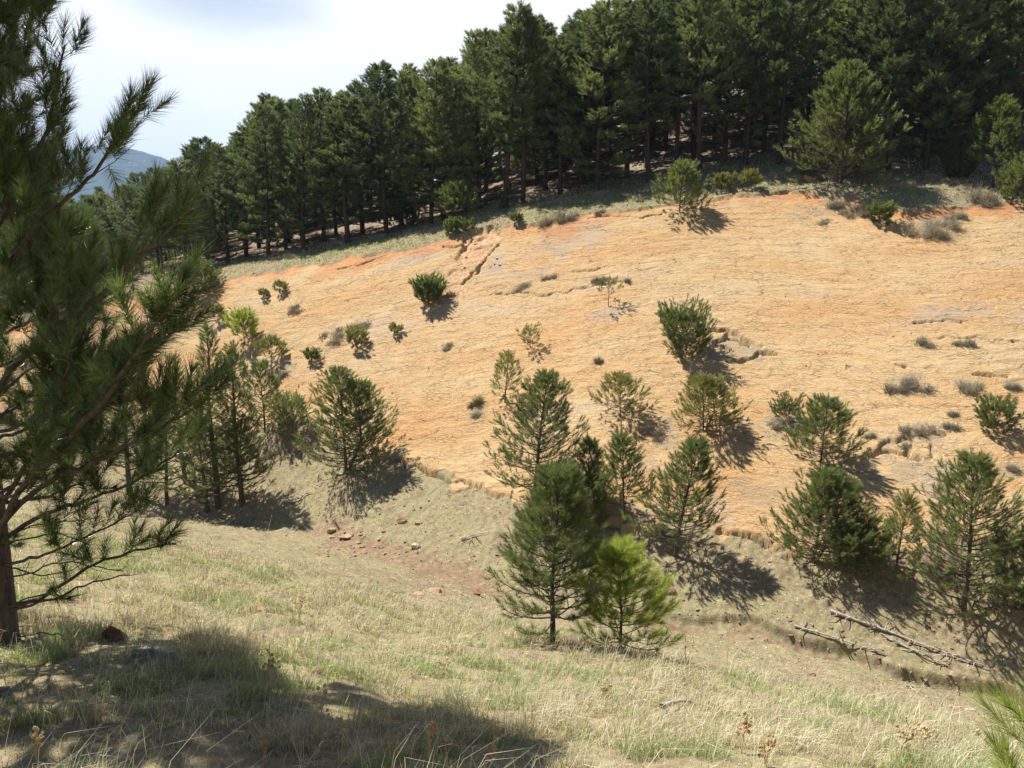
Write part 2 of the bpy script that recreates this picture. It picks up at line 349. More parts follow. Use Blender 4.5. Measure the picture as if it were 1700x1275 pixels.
    hm = N(nt, 'ShaderNodeMix', data_type='FLOAT'); L(nt, slab, hm.inputs[0]); L(nt, hs, hm.inputs[2]); L(nt, hb, hm.inputs[3])
    bp = N(nt, 'ShaderNodeBump'); bp.inputs['Strength'].default_value = .52; bp.inputs['Distance'].default_value = 1.0; L(nt, hm.outputs[0], bp.inputs['Height']); L(nt, bp.outputs[0], b.inputs['Normal'])
    return m
MAT_GROUND = ground_material()

def leaf_mat(name, stops, transl=.3, rough=.45, spec=.5, objvar=.12):
    """colours by the tint each tuft carries and a little by tree"""
    m, nt, b, o = newmat(name)
    t = attr(nt, 'tint').outputs['Fac']; oi = N(nt, 'ShaderNodeObjectInfo')
    t2 = mth(nt, 'ADD', t, mth(nt, 'MULTIPLY', mth(nt, 'SUBTRACT', oi.outputs['Random'], .5), objvar*2), clamp=True)
    c = ramp(nt, t2, stops); L(nt, c, b.inputs['Base Color'])
    b.inputs['Roughness'].default_value = rough; b.inputs['Specular IOR Level'].default_value = spec
    if transl > 0:
        tr = N(nt, 'ShaderNodeBsdfTranslucent'); L(nt, mixc(nt, 1.0, c, (1.12, 1.12, .75), 'MULTIPLY'), tr.inputs[0])
        mx = N(nt, 'ShaderNodeMixShader'); mx.inputs[0].default_value = transl
        L(nt, b.outputs[0], mx.inputs[1]); L(nt, tr.outputs[0], mx.inputs[2]); L(nt, mx.outputs[0], o.inputs[0])
    return m
NEED_DARK = leaf_mat('forest_needles', [(0, (.075,.108,.05)), (.5, (.17,.215,.09)), (1, (.32,.35,.14))], .40, .5, .35, .3)
NEED_MID = leaf_mat('young_pine_needles', [(0, (.078,.105,.042)), (.5, (.17,.21,.075)), (1, (.30,.34,.12))], .42, .45, .4, .1)
NEED_YEL = leaf_mat('yellow_pine_needles', [(0, (.16,.175,.06)), (.5, (.27,.27,.09)), (1, (.40,.37,.14))], .38, .45, .4, .1)
NEED_BRIGHT = leaf_mat('bright_pine_needles', [(0, (.20,.27,.06)), (.5, (.36,.43,.10)), (1, (.54,.57,.17))], .5, .4, .4, .05)
NEED_NEAR = leaf_mat('near_pine_needles', [(0, (.045,.072,.022)), (.5, (.10,.15,.042)), (1, (.24,.30,.11))], .36, .26, .9, 0)
GRASS = leaf_mat('grass_blades', [(0, (.27,.21,.14)), (.25, (.52,.45,.33)), (.42, (.74,.67,.48)), (.55, (.50,.46,.31)), (.75, (.30,.355,.15)), (1, (.22,.34,.10))], .3, .7, .15, 0)
STRAW = leaf_mat('dry_stalk', [(0, (.40,.24,.11)), (.5, (.62,.48,.27)), (1, (.78,.68,.46))], .35, .7, .15, 0)
TWIG = leaf_mat('grey_twigs', [(0, (.24,.20,.14)), (.5, (.42,.36,.26)), (1, (.52,.48,.33))], 0, .9, .1, .05)
JUNI = leaf_mat('juniper_leaf', [(0, (.06,.075,.035)), (.5, (.10,.115,.055)), (1, (.15,.16,.08))], .2, .6, .2, .05)
def bark_mat(name, a, b_, sc_=9):
    m, nt, b, o = newmat(name); tc = N(nt, 'ShaderNodeTexCoord')
    n = noise(nt, mapping(nt, tc.outputs['Object'], (1, 1, .25)), sc_*2, 5, .7)
    L(nt, ramp(nt, n, [(.35, a), (.65, b_)]), b.inputs['Base Color'])
    bp = N(nt, 'ShaderNodeBump'); bp.inputs['Distance'].default_value = .02; L(nt, n, bp.inputs['Height']); L(nt, bp.outputs[0], b.inputs['Normal']); return m
BARK = bark_mat('pine_bark', (.045,.032,.025), (.13,.088,.062))
BARK_Y = bark_mat('young_pine_bark', (.06,.045,.036), (.15,.12,.095))
DEAD = bark_mat('bleached_dead_wood', (.22,.185,.15), (.52,.47,.40), 7)
def rock_mat(name, a, b_, c_):
    m, nt, b, o = newmat(name); tc = N(nt, 'ShaderNodeTexCoord')
    n = noise(nt, tc.outputs['Object'], 5, 7, .7)
    L(nt, ramp(nt, n, [(.32, a), (.5, b_), (.68, c_)]), b.inputs['Base Color'])
    bp = N(nt, 'ShaderNodeBump'); bp.inputs['Distance'].default_value = .05; L(nt, noise(nt, tc.outputs['Object'], 14, 6, .7), bp.inputs['Height']); L(nt, bp.outputs[0], b.inputs['Normal']); return m
ROCK_GREY = rock_mat('grey_lichen_rock', (.13,.115,.095), (.27,.245,.20), (.44,.42,.35))
ROCK_RED = rock_mat('red_sandstone', (.14,.07,.05), (.25,.125,.085), (.38,.23,.16))
ROCK_ORG = rock_mat('orange_sandstone', (.30,.17,.10), (.44,.28,.17), (.54,.40,.28))
ROCK_PALE = rock_mat('pale_rock', (.30,.26,.18), (.46,.41,.30), (.60,.55,.43))

# ------------------------------------------------------------------ ground sheet
def build_ground():
    us = np.concatenate([np.linspace(-1.6, -.69, 50, endpoint=False), np.linspace(-.69, .69, 900, endpoint=False), np.linspace(.69, 1.6, 51)])
    ys = np.concatenate([np.linspace(-40, 0, 40, endpoint=False), np.linspace(0, 16, 240, endpoint=False), np.linspace(16, 50, 820, endpoint=False), np.linspace(50, 100, 160, endpoint=False), np.geomspace(100, 9000, 90)])
    U, Y = np.meshgrid(us, ys); X = U*(np.maximum(Y, 0)+5.0 + np.maximum(-Y, 0)*1.2)
    x, y = X.ravel(), Y.ravel(); z = height(x, y)
    nu, ny = len(us), len(ys)
    i = np.arange(nu*ny).reshape(ny, nu)
    Q = np.stack([i[:-1, :-1], i[:-1, 1:], i[1:, 1:], i[1:, :-1]], -1).reshape(-1, 4)
    u, slab, lo, hi, dg = masks(x, y)
    tcl = TCL.copy()
    mud = sstep(1.3, .5, np.abs(dg)+(fbm(x*1.2, y*1.2, 4, 71)-.5)*1.6)*sstep(-.28, -.22, u)*sstep(.02, -.05, u)*(y > 12)*(y < 34)
    mud2 = sstep(.34, .22, np.abs(dg)+.05)*sstep(.1, .2, u)*(y > 12)*(y < 26)*sstep(.35, .6, fbm(x*.7, y*.7, 3, 72))
    mud = np.maximum(mud, mud2)
    mat = np.zeros_like(x); dirt = np.zeros_like(x)
    for (cx, cy, rx, ry, rot, dep, kind) in PATCH:
        k = pmask(x, y, cx, cy, rx, ry, rot, dep > .05)
        if kind == 'dirt': dirt = np.maximum(dirt, k)
        else: mat = np.maximum(mat, k*((.75 if kind == 'mat' else .7)*sstep(.25, .55, fbm(x*3, y*3, 3, 77)) if kind != 'rec' else .85))
    rub = sstep(.50, .62, fbm(x*.9, y*.9, 4, 73))*sstep(3.0, .3, lo)*(lo > 0)*sstep(.0, .15, u)   # soil creeping onto the slab foot at the right
    mat = np.maximum(mat, rub*.7)
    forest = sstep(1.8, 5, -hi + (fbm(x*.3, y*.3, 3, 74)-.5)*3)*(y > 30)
    grn = np.where(y < 22, sstep(0, .6, fbm(x*.25, y*.25, 3, 75)), .85)*(1-forest)
    edge = .8*sstep(1.4, 0, hi+(fbm(x*.5, y*.5, 3, 76)-.5)*3.0)*(y > 25)
    msk = np.stack([slab*(1-0*x), mud, mat, grn], -1); gp_ = np.zeros_like(x)
    for a_, b_, hw, rd in [(950,398,85,1.5),(820,440,30,1.2),(1560,520,90,.8),(1010,520,50,.5),(700,425,60,.7),(1560,790,80,1.0),(880,455,60,.5)]:
        p_ = at(a_, b_, 20); gp_ = np.maximum(gp_, sstep(1.1, .2, np.hypot((x-p_[0])/(hw/FPX*p_[1]), (y-p_[1])/rd)+(fbm(x*1.3, y*2, 4, 79)-.5)*1.2))
    m2 = np.stack([dirt, edge, forest, gp_], -1)
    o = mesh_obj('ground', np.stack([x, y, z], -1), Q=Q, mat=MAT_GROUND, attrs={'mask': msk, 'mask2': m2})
    a = o.data.attributes.new('strike', 'FLOAT_VECTOR', 'POINT'); a.data.foreach_set('vector', np.stack([x + .2*tcl, tcl*1.15, 0*x], -1).astype(np.float32).ravel())
    tag(o, kind='structure')
build_ground()

# ------------------------------------------------------------------ far mountain
def build_mountain():
    xs = np.linspace(-3400, -300, 260); ys = np.linspace(2300, 4300, 120); X, Y = np.meshgrid(xs, ys); x, y = X.ravel(), Y.ravel()
    u = x/3000.
    skypts = [(-400, 330), (0, 300), (60, 275), (110, 252), (160, 243), (215, 246), (260, 258), (320, 285), (400, 330), (520, 420)]
    tops = np.array([(ray(p, q)[0], ray(p, q)[1]*3000) for p, q in skypts])
    crest = np.interp(u, tops[:, 0], tops[:, 1])
    k = 1-np.abs((y-3000)/1000.)**1.3
    z = -100 + (crest+100)*np.clip(k, -.1, 1) + (fbm(x*.004, y*.004, 5, 81)-.5)*70*np.clip(1-k, .15, 1) + (fbm(x*.03, y*.03, 3, 82)-.5)*12
    nu, ny = len(xs), len(ys); i = np.arange(nu*ny).reshape(ny, nu)
    Q = np.stack([i[:-1, :-1], i[:-1, 1:], i[1:, 1:], i[1:, :-1]], -1).reshape(-1, 4)
    m, nt, b, o = newmat('mountain_slope'); tc = N(nt, 'ShaderNodeTexCoord')
    n = noise(nt, tc.outputs['Object'], .012, 8, .75); n2 = noise(nt, mapping(nt, tc.outputs['Object'], (1, .4, .3)), .09, 4, .7)
    c = ramp(nt, n, [(.35, (.018,.03,.024)), (.6, (.04,.055,.045)), (.7, (.09,.095,.085))])
    c = mixc(nt, mrange(nt, n2, .66, .70, 0, .7), c, (.75,.78,.82)); L(nt, c, b.inputs['Base Color'])
    o = mesh_obj('mountain', np.stack([x, y, z], -1), Q=Q, mat=m); tag(o, kind='structure')
build_mountain()

# ------------------------------------------------------------------ plant builders
def unit(v): return v/np.maximum(np.linalg.norm(v, axis=-1, keepdims=True), 1e-9)
class Tubes:
    def __init__(s): s.V = []; s.Q = []; s.T = []; s.n = 0
    def add(s, pts, rad, sides=5):
        pts = np.asarray(pts, float); rad = np.asarray(rad, float); n = len(pts)
        t = np.gradient(pts, axis=0); t = unit(t)
        ref = np.array([0, 0, 1.]) if abs(t[:, 2]).mean() < .8 else np.array([1., 0, 0])
        a = unit(np.cross(t, ref)); b = np.cross(t, a)
        th = np.arange(sides)*2*np.pi/sides
        ring = pts[:, None] + rad[:, None, None]*(np.cos(th)[None, :, None]*a[:, None]+np.sin(th)[None, :, None]*b[:, None])
        idx = s.n + np.arange(n*sides).reshape(n, sides); r = np.roll(idx, -1, 1)
        s.Q.append(np.stack([idx[:-1], r[:-1], r[1:], idx[1:]], -1).reshape(-1, 4))
        s.V.append(ring.reshape(-1, 3)); s.n += n*sides
        s.V.append(pts[-1:] + t[-1:]*rad[-1]); s.T.append(np.stack([idx[-1], r[-1], np.full(sides, s.n)], -1)); s.n += 1
    def build(s, name, mat, parent=None, tint=None):
        V = np.concatenate(s.V)
        return mesh_obj(name, V, T=np.concatenate(s.T), Q=np.concatenate(s.Q), mat=mat, parent=parent, attrs={'tint': np.full(len(V), tint)} if tint is not None else None)
def needles(rg, P, D, Lx, nl, k, w, tint, spread=(1.15, .25)):
    """brushes of needles: P base, D axis, Lx axis length; k needles each"""
    n = len(P); P = np.repeat(P, k, 0); D = np.repeat(unit(D), k, 0); Lx = np.repeat(Lx, k); nl = np.repeat(nl, k); tn = np.repeat(tint, k)
    m = len(P); r = rg.random(m)**.8
    al = spread[0]+(spread[1]-spread[0])*r + rg.normal(0, .12, m)
    q = rg.normal(size=(m, 3)); perp = unit(q-(q*D).sum(1, keepdims=True)*D)
    nd = unit(D*np.cos(al)[:, None]+perp*np.sin(al)[:, None]); nd[:, 2] += .08; nd = unit(nd)
    b = P + D*(Lx*r)[:, None]; ln = nl*rg.uniform(.75, 1.1, m)
    sd = unit(np.cross(nd, rg.normal(size=(m, 3)))); ww = (w*rg.uniform(.7, 1.2, m)*.5)[:, None]
    V = np.stack([b-sd*ww, b+sd*ww, b+nd*ln[:, None]], 1).reshape(-1, 3)
    T = np.arange(3*m).reshape(m, 3)
    t = np.clip(tn + rg.normal(0, .10, m), 0, 1)
    return V, T, np.repeat(t, 3)
def gen_pine(seed, h, rad, cb=.12, nb=40, shape='young', k=40, w=.01, nl=.12, bl=.2, tw=4, lean=(0, 0), trunk_r=None, up=.5, tint=.5, sparse=0., stems=1, tubes_sides=5):
    """returns trunk Tubes and needle arrays, base at the origin"""
    rg = np.random.default_rng(seed); tb = Tubes(); BP = []; BD = []; BL = []; BT = []; BN = []
    for s in range(stems):
        hh = h*(1 if s == 0 else rg.uniform(.75, .95)); ox = 0 if s == 0 else (rad*.32*(1 if s % 2 else -1)); 
        tr = trunk_r or max(.018, h*.018)
        tz = np.linspace(0, 1, 9)
        wob = np.cumsum(rg.normal(0, .008*h, (9, 2)), 0)*tz[:, None]
        tp = np.stack([wob[:, 0]+lean[0]*hh*tz+ox*np.minimum(tz*3, 1), wob[:, 1]+lean[1]*hh*tz, tz*hh], -1)
        tp[0, 2] = -.25
        tb.add(tp, tr*np.maximum((1-tz)**.8, .06), 7 if h > 3 else 5)
        az = rg.uniform(0, 6.28)
        for i in range(nb):
            t = cb + (1-cb)*((i+rg.uniform(-.4, .4)+.5)/nb)**.9; t = min(max(t, cb), .99)
            if shape == 'young': pr = (1-t)**.82*min(1, .80+1.3*t)*1.06 + .04; el = -.06+(up+.25)*t+rg.uniform(-.12, .18)
            elif shape == 'round': q = (t-cb)/(1-cb); pr = max(.1, math.sin(math.pi*min(.98, q*.88+.12))**.6); el = .1+.9*q+rg.uniform(-.2, .2)
            else: q = (t-cb)/(1-cb); pr = (1-q)**.55*(.55+.45*min(1, q*3.5))+.04; el = -.12+.85*q**1.3+rg.uniform(-.15, .15)
            pr *= rg.uniform(.62, 1.2); ln = rad*pr
            az += 2.4+rg.uniform(-.5, .5)
            p0 = np.array([np.interp(t, tz, tp[:, j]) for j in range(3)])
            hd = np.array([math.cos(az), math.sin(az), 0])
            ss = np.linspace(0, 1, 6); bend = (.30+.12*t)*ln*ss**2.6*(1 if shape != 'mature' else .5)
            bp = p0 + hd*(ss*ln*math.cos(el))[:, None] + np.array([0, 0, 1.])*(ss*ln*math.sin(el)+bend)[:, None]
            side = np.cross(hd, [0, 0, 1.]); bp += side*(rg.normal(0, .05)*ln*ss**2)[:, None]
            br = tr*.32*(1-.75*t)+.004
            tb.add(bp, br*(1-.8*ss), 4)
            tip = unit(bp[-1]-bp[-2])
            def brush(p, d, f=1., tt=0.):
                d = unit(d + np.array([0, 0, .45+.3*rg.random()])*(1 if shape != 'mature' else .8)); BP.append(p); BD.append(d); BL.append(bl*f*rg.uniform(.7, 1.25)); BN.append(nl*rg.uniform(.85, 1.15)*min(1, .6+f*.4)); BT.append(tint+tt+rg.normal(0, .13))
            brush(bp[-1]-tip*bl*.5, tip, 1.1, .06)
            nt_ = max(2, int(tw*(.5+pr)))
            for j in range(nt_):
                if rg.random() < sparse: continue
                bare = shape == 'young' and t < .3 and rg.random() < .35
                s_ = rg.uniform(.28 if shape != 'mature' else .35, .97); sp_ = np.array([np.interp(s_, ss, bp[:, q_]) for q_ in range(3)])
                sg = 1 if j % 2 else -1; tl_ = (.30*ln*(1.1-s_)+.5*bl)*rg.uniform(.6, 1.2)
                dd = unit(hd*.7+side*sg*rg.uniform(.4, 1)+np.array([0, 0, rg.uniform(-.05, .5)]))
                ep = sp_+dd*tl_; tb.add([sp_, (sp_+ep)/2+[0, 0, .02*tl_], ep], [br*.4, br*.3, br*.15], 3)
                if not bare: brush(ep-dd*bl*.3, dd, 1., 0)
                if shape == 'mature' or tl_ > 2.2*bl:
                    brush(sp_+dd*tl_*.45, dd+rg.normal(0, .3, 3), .85, -.08)
        if shape != 'mature': brush(tp[-1]-[0, 0, bl*.6], np.array([0, 0, 1.]), 1.4, .1)
        else: brush(tp[-1]-[0, 0, bl*.3], np.array([0, 0, 1.]), 1.2, .1)
    V, T, t = needles(rg, np.array(BP), np.array(BD), np.array(BL), np.array(BN), k, w, np.array(BT), (1.0, .25))
    return tb, (V, T, t)
def pine_thing(name, cat, loc, label, mat, group=None, bark=None, rz=0, **kw):
    e = bpy.data.objects.new(name, None); col.objects.link(e); e.empty_display_size = .3
    e.location = loc; e.rotation_euler = (0, 0, rz); tag(e, label, cat, group)
    tb, (V, T, t) = gen_pine(**kw)
    tb.build('trunk', bark or BARK_Y, e); mesh_obj('crown', V, T=T, mat=mat, parent=e, attrs={'tint': t})
    return e

# ------------------------------------------------------------------ forest on the upper slope
def build_forest():
    protos = []
    specs = [('mature', .20, 2.3, 76), ('mature', .27, 2.1, 68), ('mature', .07, 2.6, 84), ('mature', .33, 2.3, 62), ('young', .04, 2.7, 84), ('mature', .18, 2.0, 70), ('mature', .24, 2.7, 76), ('young', .05, 2.4, 80)]
    for i, (sh, cb, rad, nb) in enumerate(specs):
        tb, nd = gen_pine(100+i, 10.0, rad, cb=cb, nb=nb, shape=sh, k=20, w=.030, nl=.21, bl=.30, tw=13, trunk_r=.15, up=.75, tint=.45)
        protos.append((tb, nd))
    sky_px = [(-200, 380), (200, 300), (255, 262), (300, 262), (345, 213), (372, 245), (410, 195), (455, 158), (500, 148), (550, 158), (580, 150), (625, 112), (700, 97), (745, 108), (765, 90), (800, 40), (830, 12), (862, 45), (880, 18), (905, 48), (925, 80), (950, 25), (980, 8), (1010, 12), (1045, 0), (1080, -60), (1200, -200), (2200, -300)]
    sp = np.array(sky_px)
    front = [(-300, 600), (0, 500), (200, 458), (300, 432), (350, 428), (440, 405), (500, 402), (600, 375), (650, 362), (720, 350), (790, 330), (840, 318), (930, 303), (1000, 297), (1075, 290), (1160, 275), (1230, 268), (1290, 262), (1340, 262), (1420, 255), (1530, 240), (1640, 232), (1700, 230), (1900, 230)]
    fr = []
    for p, q in front:
        P = at(max(min(p, 1790), -90), q, 30); u_ = ray(p, q)[0]; fr.append((u_, min(P[1], np.interp(u_, top[:, 0], top[:, 1])+5.0)))
    fr = np.array(fr)
    pts = []
    def tryadd(x, y, md, jit=None):
        for a in pts:
            if (a[0]-x)**2+(a[1]-y)**2 < md*md: return False
        pts.append((x, y)); return True
    rg = np.random.default_rng(5)
    # front row read off the photograph
    firstrow = [(300, 0), (338, 3), (372, 1), (403, 2), (440, 0), (500, 0), (470, 3), (535, 2), (575, 0), (600, 3), (640, 0), (665, 3), (715, 0), (735, 1), (760, 4), (795, 2), (838, 0), (868, 0), (905, 3), (930, 1), (965, 2), (990, 0), (1040, 2), (1075, 0), (1072, 4), (1120, 2), (1158, 0), (1200, 2), (1235, 1), (1290, 0), (1330, 3), (1425, 2), (1470, 0), (1532, 0), (1570, 3), (1610, 1), (1668, 1)]
    for px, off in firstrow:
        u = ray(px, 330)[0]; d = np.interp(u, fr[:, 0], fr[:, 1])+off; pts.append((u*d, d))
    for _ in range(30000):
        u = rg.uniform(-.80, .80); d0 = np.interp(u, fr[:, 0], fr[:, 1]); dd = rg.uniform(.5, 34)*1.0
        d = d0+dd
        if len(pts) > 265: break
        tryadd(u*d, d, 1.9+.04*dd)
    n = 0
    meshes = {}
    names = {0: 'front', 1: 'mid', 2: 'deep'}
    sides = [(380, 'at the far left end of the forest'), (560, 'above the left part of the bare slope'), (760, 'left of the orange gash in the slope'), (960, 'above the orange gash in the slope'), (1180, 'behind the pines on the slope edge'), (1400, 'above the middle of the bare slope'), (99999, 'at the right end of the forest')]
    for j, (x, y) in enumerate(pts):
        z = hz(x, y); u = x/y
        px = 850+u*FPX*1.03
        lim_py = np.interp(px, sp[:, 0], sp[:, 1]) + rg.uniform(0, 22) + (0 if j < len(firstrow) else rg.uniform(-4, 30))
        te = ray(px, lim_py)[1]; hl = te*y - z
        hh = rg.uniform(8.3, 12.2) if j >= len(firstrow) else rg.uniform(9.0, 11.0)
        if px < 1060: hh = min(hh if j >= len(firstrow) else 12.0, hl)
        if hh < 4.0:
            continue
        dd = y-np.interp(u, fr[:, 0], fr[:, 1])
        k = rg.integers(0, len(protos)) if dd > 3 else rg.choice([0, 1, 2, 3, 4, 6, 6, 2])
        k = int(k)
        if px < 760 and dd > 5: k = int(rg.choice([2, 4, 7]))
        e = bpy.data.objects.new('pine_tree', None); col.objects.link(e); s = hh/10.0
        e.location = (x, y, z); e.rotation_euler = (rg.normal(0, .02), rg.normal(0, .02), rg.uniform(0, 6.28)); ws = rg.uniform(.95, 1.25)*(s**.4)/s if s < 1 else 1.05
        e.scale = (s*ws*1.0, s*ws*1.0, s)
        side = next(t for q, t in sides if px < q)
        band = 'front row pine with bare lower trunk' if dd < 4.2 and px < 1330 else ('dark pine standing mid forest' if dd < 14 else 'pine deep in the forest')
        if dd < 4.2 and px >= 1330: band = 'front row dark pine behind the lit pine'
        tag(e, band + ', ' + side, 'pine tree', 'forest pines: ' + band + ' ' + side)
        if k not in meshes:
            tb, (V, T, t) = protos[k]
            a = tb.build('trunk', BARK, e); b = mesh_obj('crown', V, T=T, mat=NEED_DARK, parent=e, attrs={'tint': t}); meshes[k] = (a, b)
        else:
            for src in meshes[k]:
                c = src.copy(); col.objects.link(c); c.parent = e
        n += 1
    print('forest trees', n)
build_forest()

# ------------------------------------------------------------------ young pines one by one
# base px, base py, top py, half width px, material, label, extras
M_, Y_, B_ = NEED_MID, NEED_YEL, NEED_BRIGHT
trees = [
 (711,507,453,23,M_,'small rounded bushy pine on the bare slope below the orange gash',dict(shape='round',nb=34,tw=6)),
 (1010,509,459,30,Y_,'thin sparse pine with bare stem high in the middle of the bare slope',dict(sparse=.5,nb=12,tw=3,cb=.4,up=.25)),
 (880,578,537,20,Y_,'thin yellow seedling pine alone on the slope above the big dark pine',dict(sparse=.35,nb=14,tw=3,shape='round')),
 (1140,588,502,48,M_,'dense bushy pine beside the broken hollow in the rock slope',dict(nb=60,tw=7,shape='round',cb=.02,lean=(-.15,0))),
 (1030,692,614,42,Y_,'yellow green pine in the centre of the slope with shadow at its right',dict(nb=36,tw=5,cb=.08,up=.2)),
 (1168,716,618,48,Y_,'twin stemmed yellow green pine right of the centre slope pine',dict(nb=32,tw=5,stems=2,cb=.06)),
 (838,668,578,28,Y_,'sparse pale pine rising just behind the big dark pine',dict(nb=26,sparse=.3,cb=.12)),
 (592,577,542,21,Y_,'small open pine on the grey mat strip at the left of the slope',dict(nb=20,sparse=.2,shape='round')),
 (518,600,580,13,M_,'tiny low pine at the lower end of the grey mat strip',dict(nb=14,shape='round')),
 (657,555,539,10,Y_,'tiny yellow seedling between the mat strip and the rounded pine',dict(nb=8,shape='round')),
 (465,487,464,10,Y_,'tiny seedling pine near the top left of the slope, the taller of two',dict(nb=10)),
 (438,495,479,9,Y_,'tiny seedling pine near the top left of the slope, the lower of two',dict(nb=8,shape='round')),
 (362,536,503,13,Y_,'small thin pine left of the two toned pine on the left slope',dict(nb=16)),
 (406,572,503,24,B_,'two toned bright green pine with bare lower stem on the left slope',dict(nb=26,cb=.25,shape='round')),
 (452,602,555,22,Y_,'pale small pine above the left pine cluster',dict(nb=20,sparse=.2)),
 (1305,695,663,30,M_,'low bushy pine touching the left side of a larger slope pine',dict(nb=24,shape='round',cb=.02)),
 (1362,770,658,60,M_,'broad pine on the right part of the slope with dense skirt',dict(nb=56,tw=6,cb=.04)),
 (1650,715,663,36,M_,'small bushy pine on the slope near the right edge',dict(nb=34,tw=5,shape='round',cb=.02)),
 (886,845,613,82,M_,'largest dark pine at the foot of the bare slope, centre',dict(nb=74,tw=8,cb=.12)),
 (575,785,606,68,M_,'lone broad pine at the left foot of the slope with black shadow',dict(nb=62,tw=7,cb=.06,stems=2)),
 (975,850,722,32,M_,'slim pine top between the big dark pine and its right neighbour',dict(nb=36,tw=5)),
 (1037,868,714,46,M_,'open slender pine third in the central clump',dict(nb=44,tw=5,cb=.18)),
 (965,868,778,60,M_,'dark bushy pine filling the shade of the central clump',dict(nb=50,tw=6,shape='round',cb=.02)),
 (1120,925,726,66,M_,'pointed pine at the right of the central clump with shadow to its right',dict(nb=62,tw=7,cb=.1)),
 (918,1068,768,88,M_,'tall pine with bare lower trunk in front of the central clump',dict(nb=66,tw=8,cb=.13,near=1)),
 (1350,935,772,70,M_,'pine with pointed top at the left of the right hand clump',dict(nb=56,tw=6,cb=.05,stems=2)),
 (1420,955,850,55,M_,'low dark pine between the two large pines of the right clump',dict(nb=40,tw=6,shape='round',cb=.02)),
 (1488,940,810,32,Y_,'thin see-through pine between the two large right pines',dict(nb=28,sparse=.25,cb=.1)),
 (1600,1015,752,105,M_,'large spreading pine near the right edge above the fallen logs',dict(nb=84,tw=8,cb=.04,up=.6)),
 (1700,1010,850,60,M_,'dark bushy pine cut by the right edge of the view',dict(nb=50,tw=6,cb=.02,shape='round')),
 (308,800,583,34,M_,'thin pine at the left of the left cluster half hidden by the near tree',dict(nb=40,cb=.12)),
 (362,842,533,46,M_,'tallest pointed pine of the left cluster',dict(nb=60,tw=6,cb=.10)),
 (402,835,562,48,M_,'second pine of the left cluster with dark crown',dict(nb=60,tw=6,cb=.12)),
 (440,718,598,48,M_,'broad pine at the right of the left cluster on the slope foot',dict(nb=50,tw=6,cb=.05)),
 (485,722,650,38,M_,'low bush pine at the right end of the left cluster',dict(nb=36,tw=5,shape='round',cb=.02)),
 (400,842,690,46,M_,'short pine with thin bare stems in front of the left cluster',dict(nb=44,cb=.15,tw=5)),
 (345,850,660,50,M_,'short dark pine at the front of the left cluster',dict(nb=50,cb=.08,tw=6)),
 (277,838,640,55,M_,'dark pine behind the near tree branches at the left',dict(nb=50,cb=.15,tw=6)),
 (215,820,560,60,M_,'pine mostly hidden behind the near tree at the left',dict(nb=56,cb=.15,tw=6)),
 (335,485,435,30,M_,'bushy pine on the turf lip at the far left end of the bare slope',dict(nb=36,shape='round',cb=.02,tw=5)),
 (1128,352,264,36,M_,'pine standing on the upper lip of the slope with shadow below',dict(nb=44,tw=5,cb=.05)),
 (1197,318,285,16,Y_,'small pine on the upper lip, left one of the neighbouring pair',dict(nb=20,cb=.1)),
 (1242,314,282,20,Y_,'small pine on the upper lip, right one of the neighbouring pair',dict(nb=20,cb=.2)),
 (750,390,358,12,M_,'small dense pine on the left lip of the orange gash',dict(nb=20,shape='round',cb=.05)),
 (773,384,366,12,M_,'low open pine beside the small dense pine at the orange gash',dict(nb=12,shape='round')),
 (857,372,352,11,M_,'tiny pine on the turf edge right of the orange gash',dict(nb=14,shape='round')),
 (1462,372,335,22,M_,'small green bush pine on the slope top below the large lit pine',dict(nb=26,shape='round',cb=.05)),
 (1395,305,100,70,M_,'large lit spreading pine on the slope lip at the right',dict(nb=100,tw=13,cb=.04,up=.30)),
 (1648,312,155,44,M_,'medium lit pine with visible trunk near the right edge of the ridge',dict(nb=56,tw=7,cb=.22)),
 (1695,335,262,40,M_,'low spreading pine at the right edge of the ridge',dict(nb=40,tw=5,shape='round',cb=.02)),
 (760,372,300,34,M_,'short pine with grey green skirt under the forest edge, left of the gash',dict(nb=36,tw=5,cb=.15)),
 (665,378,330,38,M_,'low spreading pine under the forest edge at the left',dict(nb=36,tw=5,shape='round',cb=.05)),
]
for i, (bx, by, ty, hw, mat, lab, kw) in enumerate(trees):
    kw = dict(kw); near = kw.pop('near', 0)
    P = at(bx, by, 11 if near else 16)
    d = P[1]; te = ray(bx, ty)[1]; h = max(.35, te*d-P[2]); rad = hw/FPX*d
    sm = min(1, h/2.2)
    
    kw['nb'] = int(kw.get('nb', 30)*1.35); kw['tw'] = kw.get('tw', 4)+1
    q = dict(k=int(np.clip(1200/d, 24, 54)), w=.00045*d+.001, nl=.06+.075*sm, bl=.09+.13*sm, tint=.5)
    if h < 1.6: q['nl'] = .05+.05*h; q['bl'] = .05+.09*h
    if d > 35: q['k'] = 34; q['w'] = .00065*d; q['bl'] *= 1.25; q['nl'] *= 1.35
    if 'lean' not in kw: _r = random.Random(i*7+1); q['lean'] = (_r.gauss(0, .045), _r.gauss(0, .03))
    q.update(kw)
    h = max(.3, h-(q['bl']*1.1+q['nl']*.3))*(.70 if kw.get('shape') == 'round' else 1)
    if kw.get('shape') == 'round': rad *= .84

    pine_thing('young_pine', 'pine tree', P, lab, mat, seed=300+i, h=h, rad=rad*1.3, rz=0, **q)
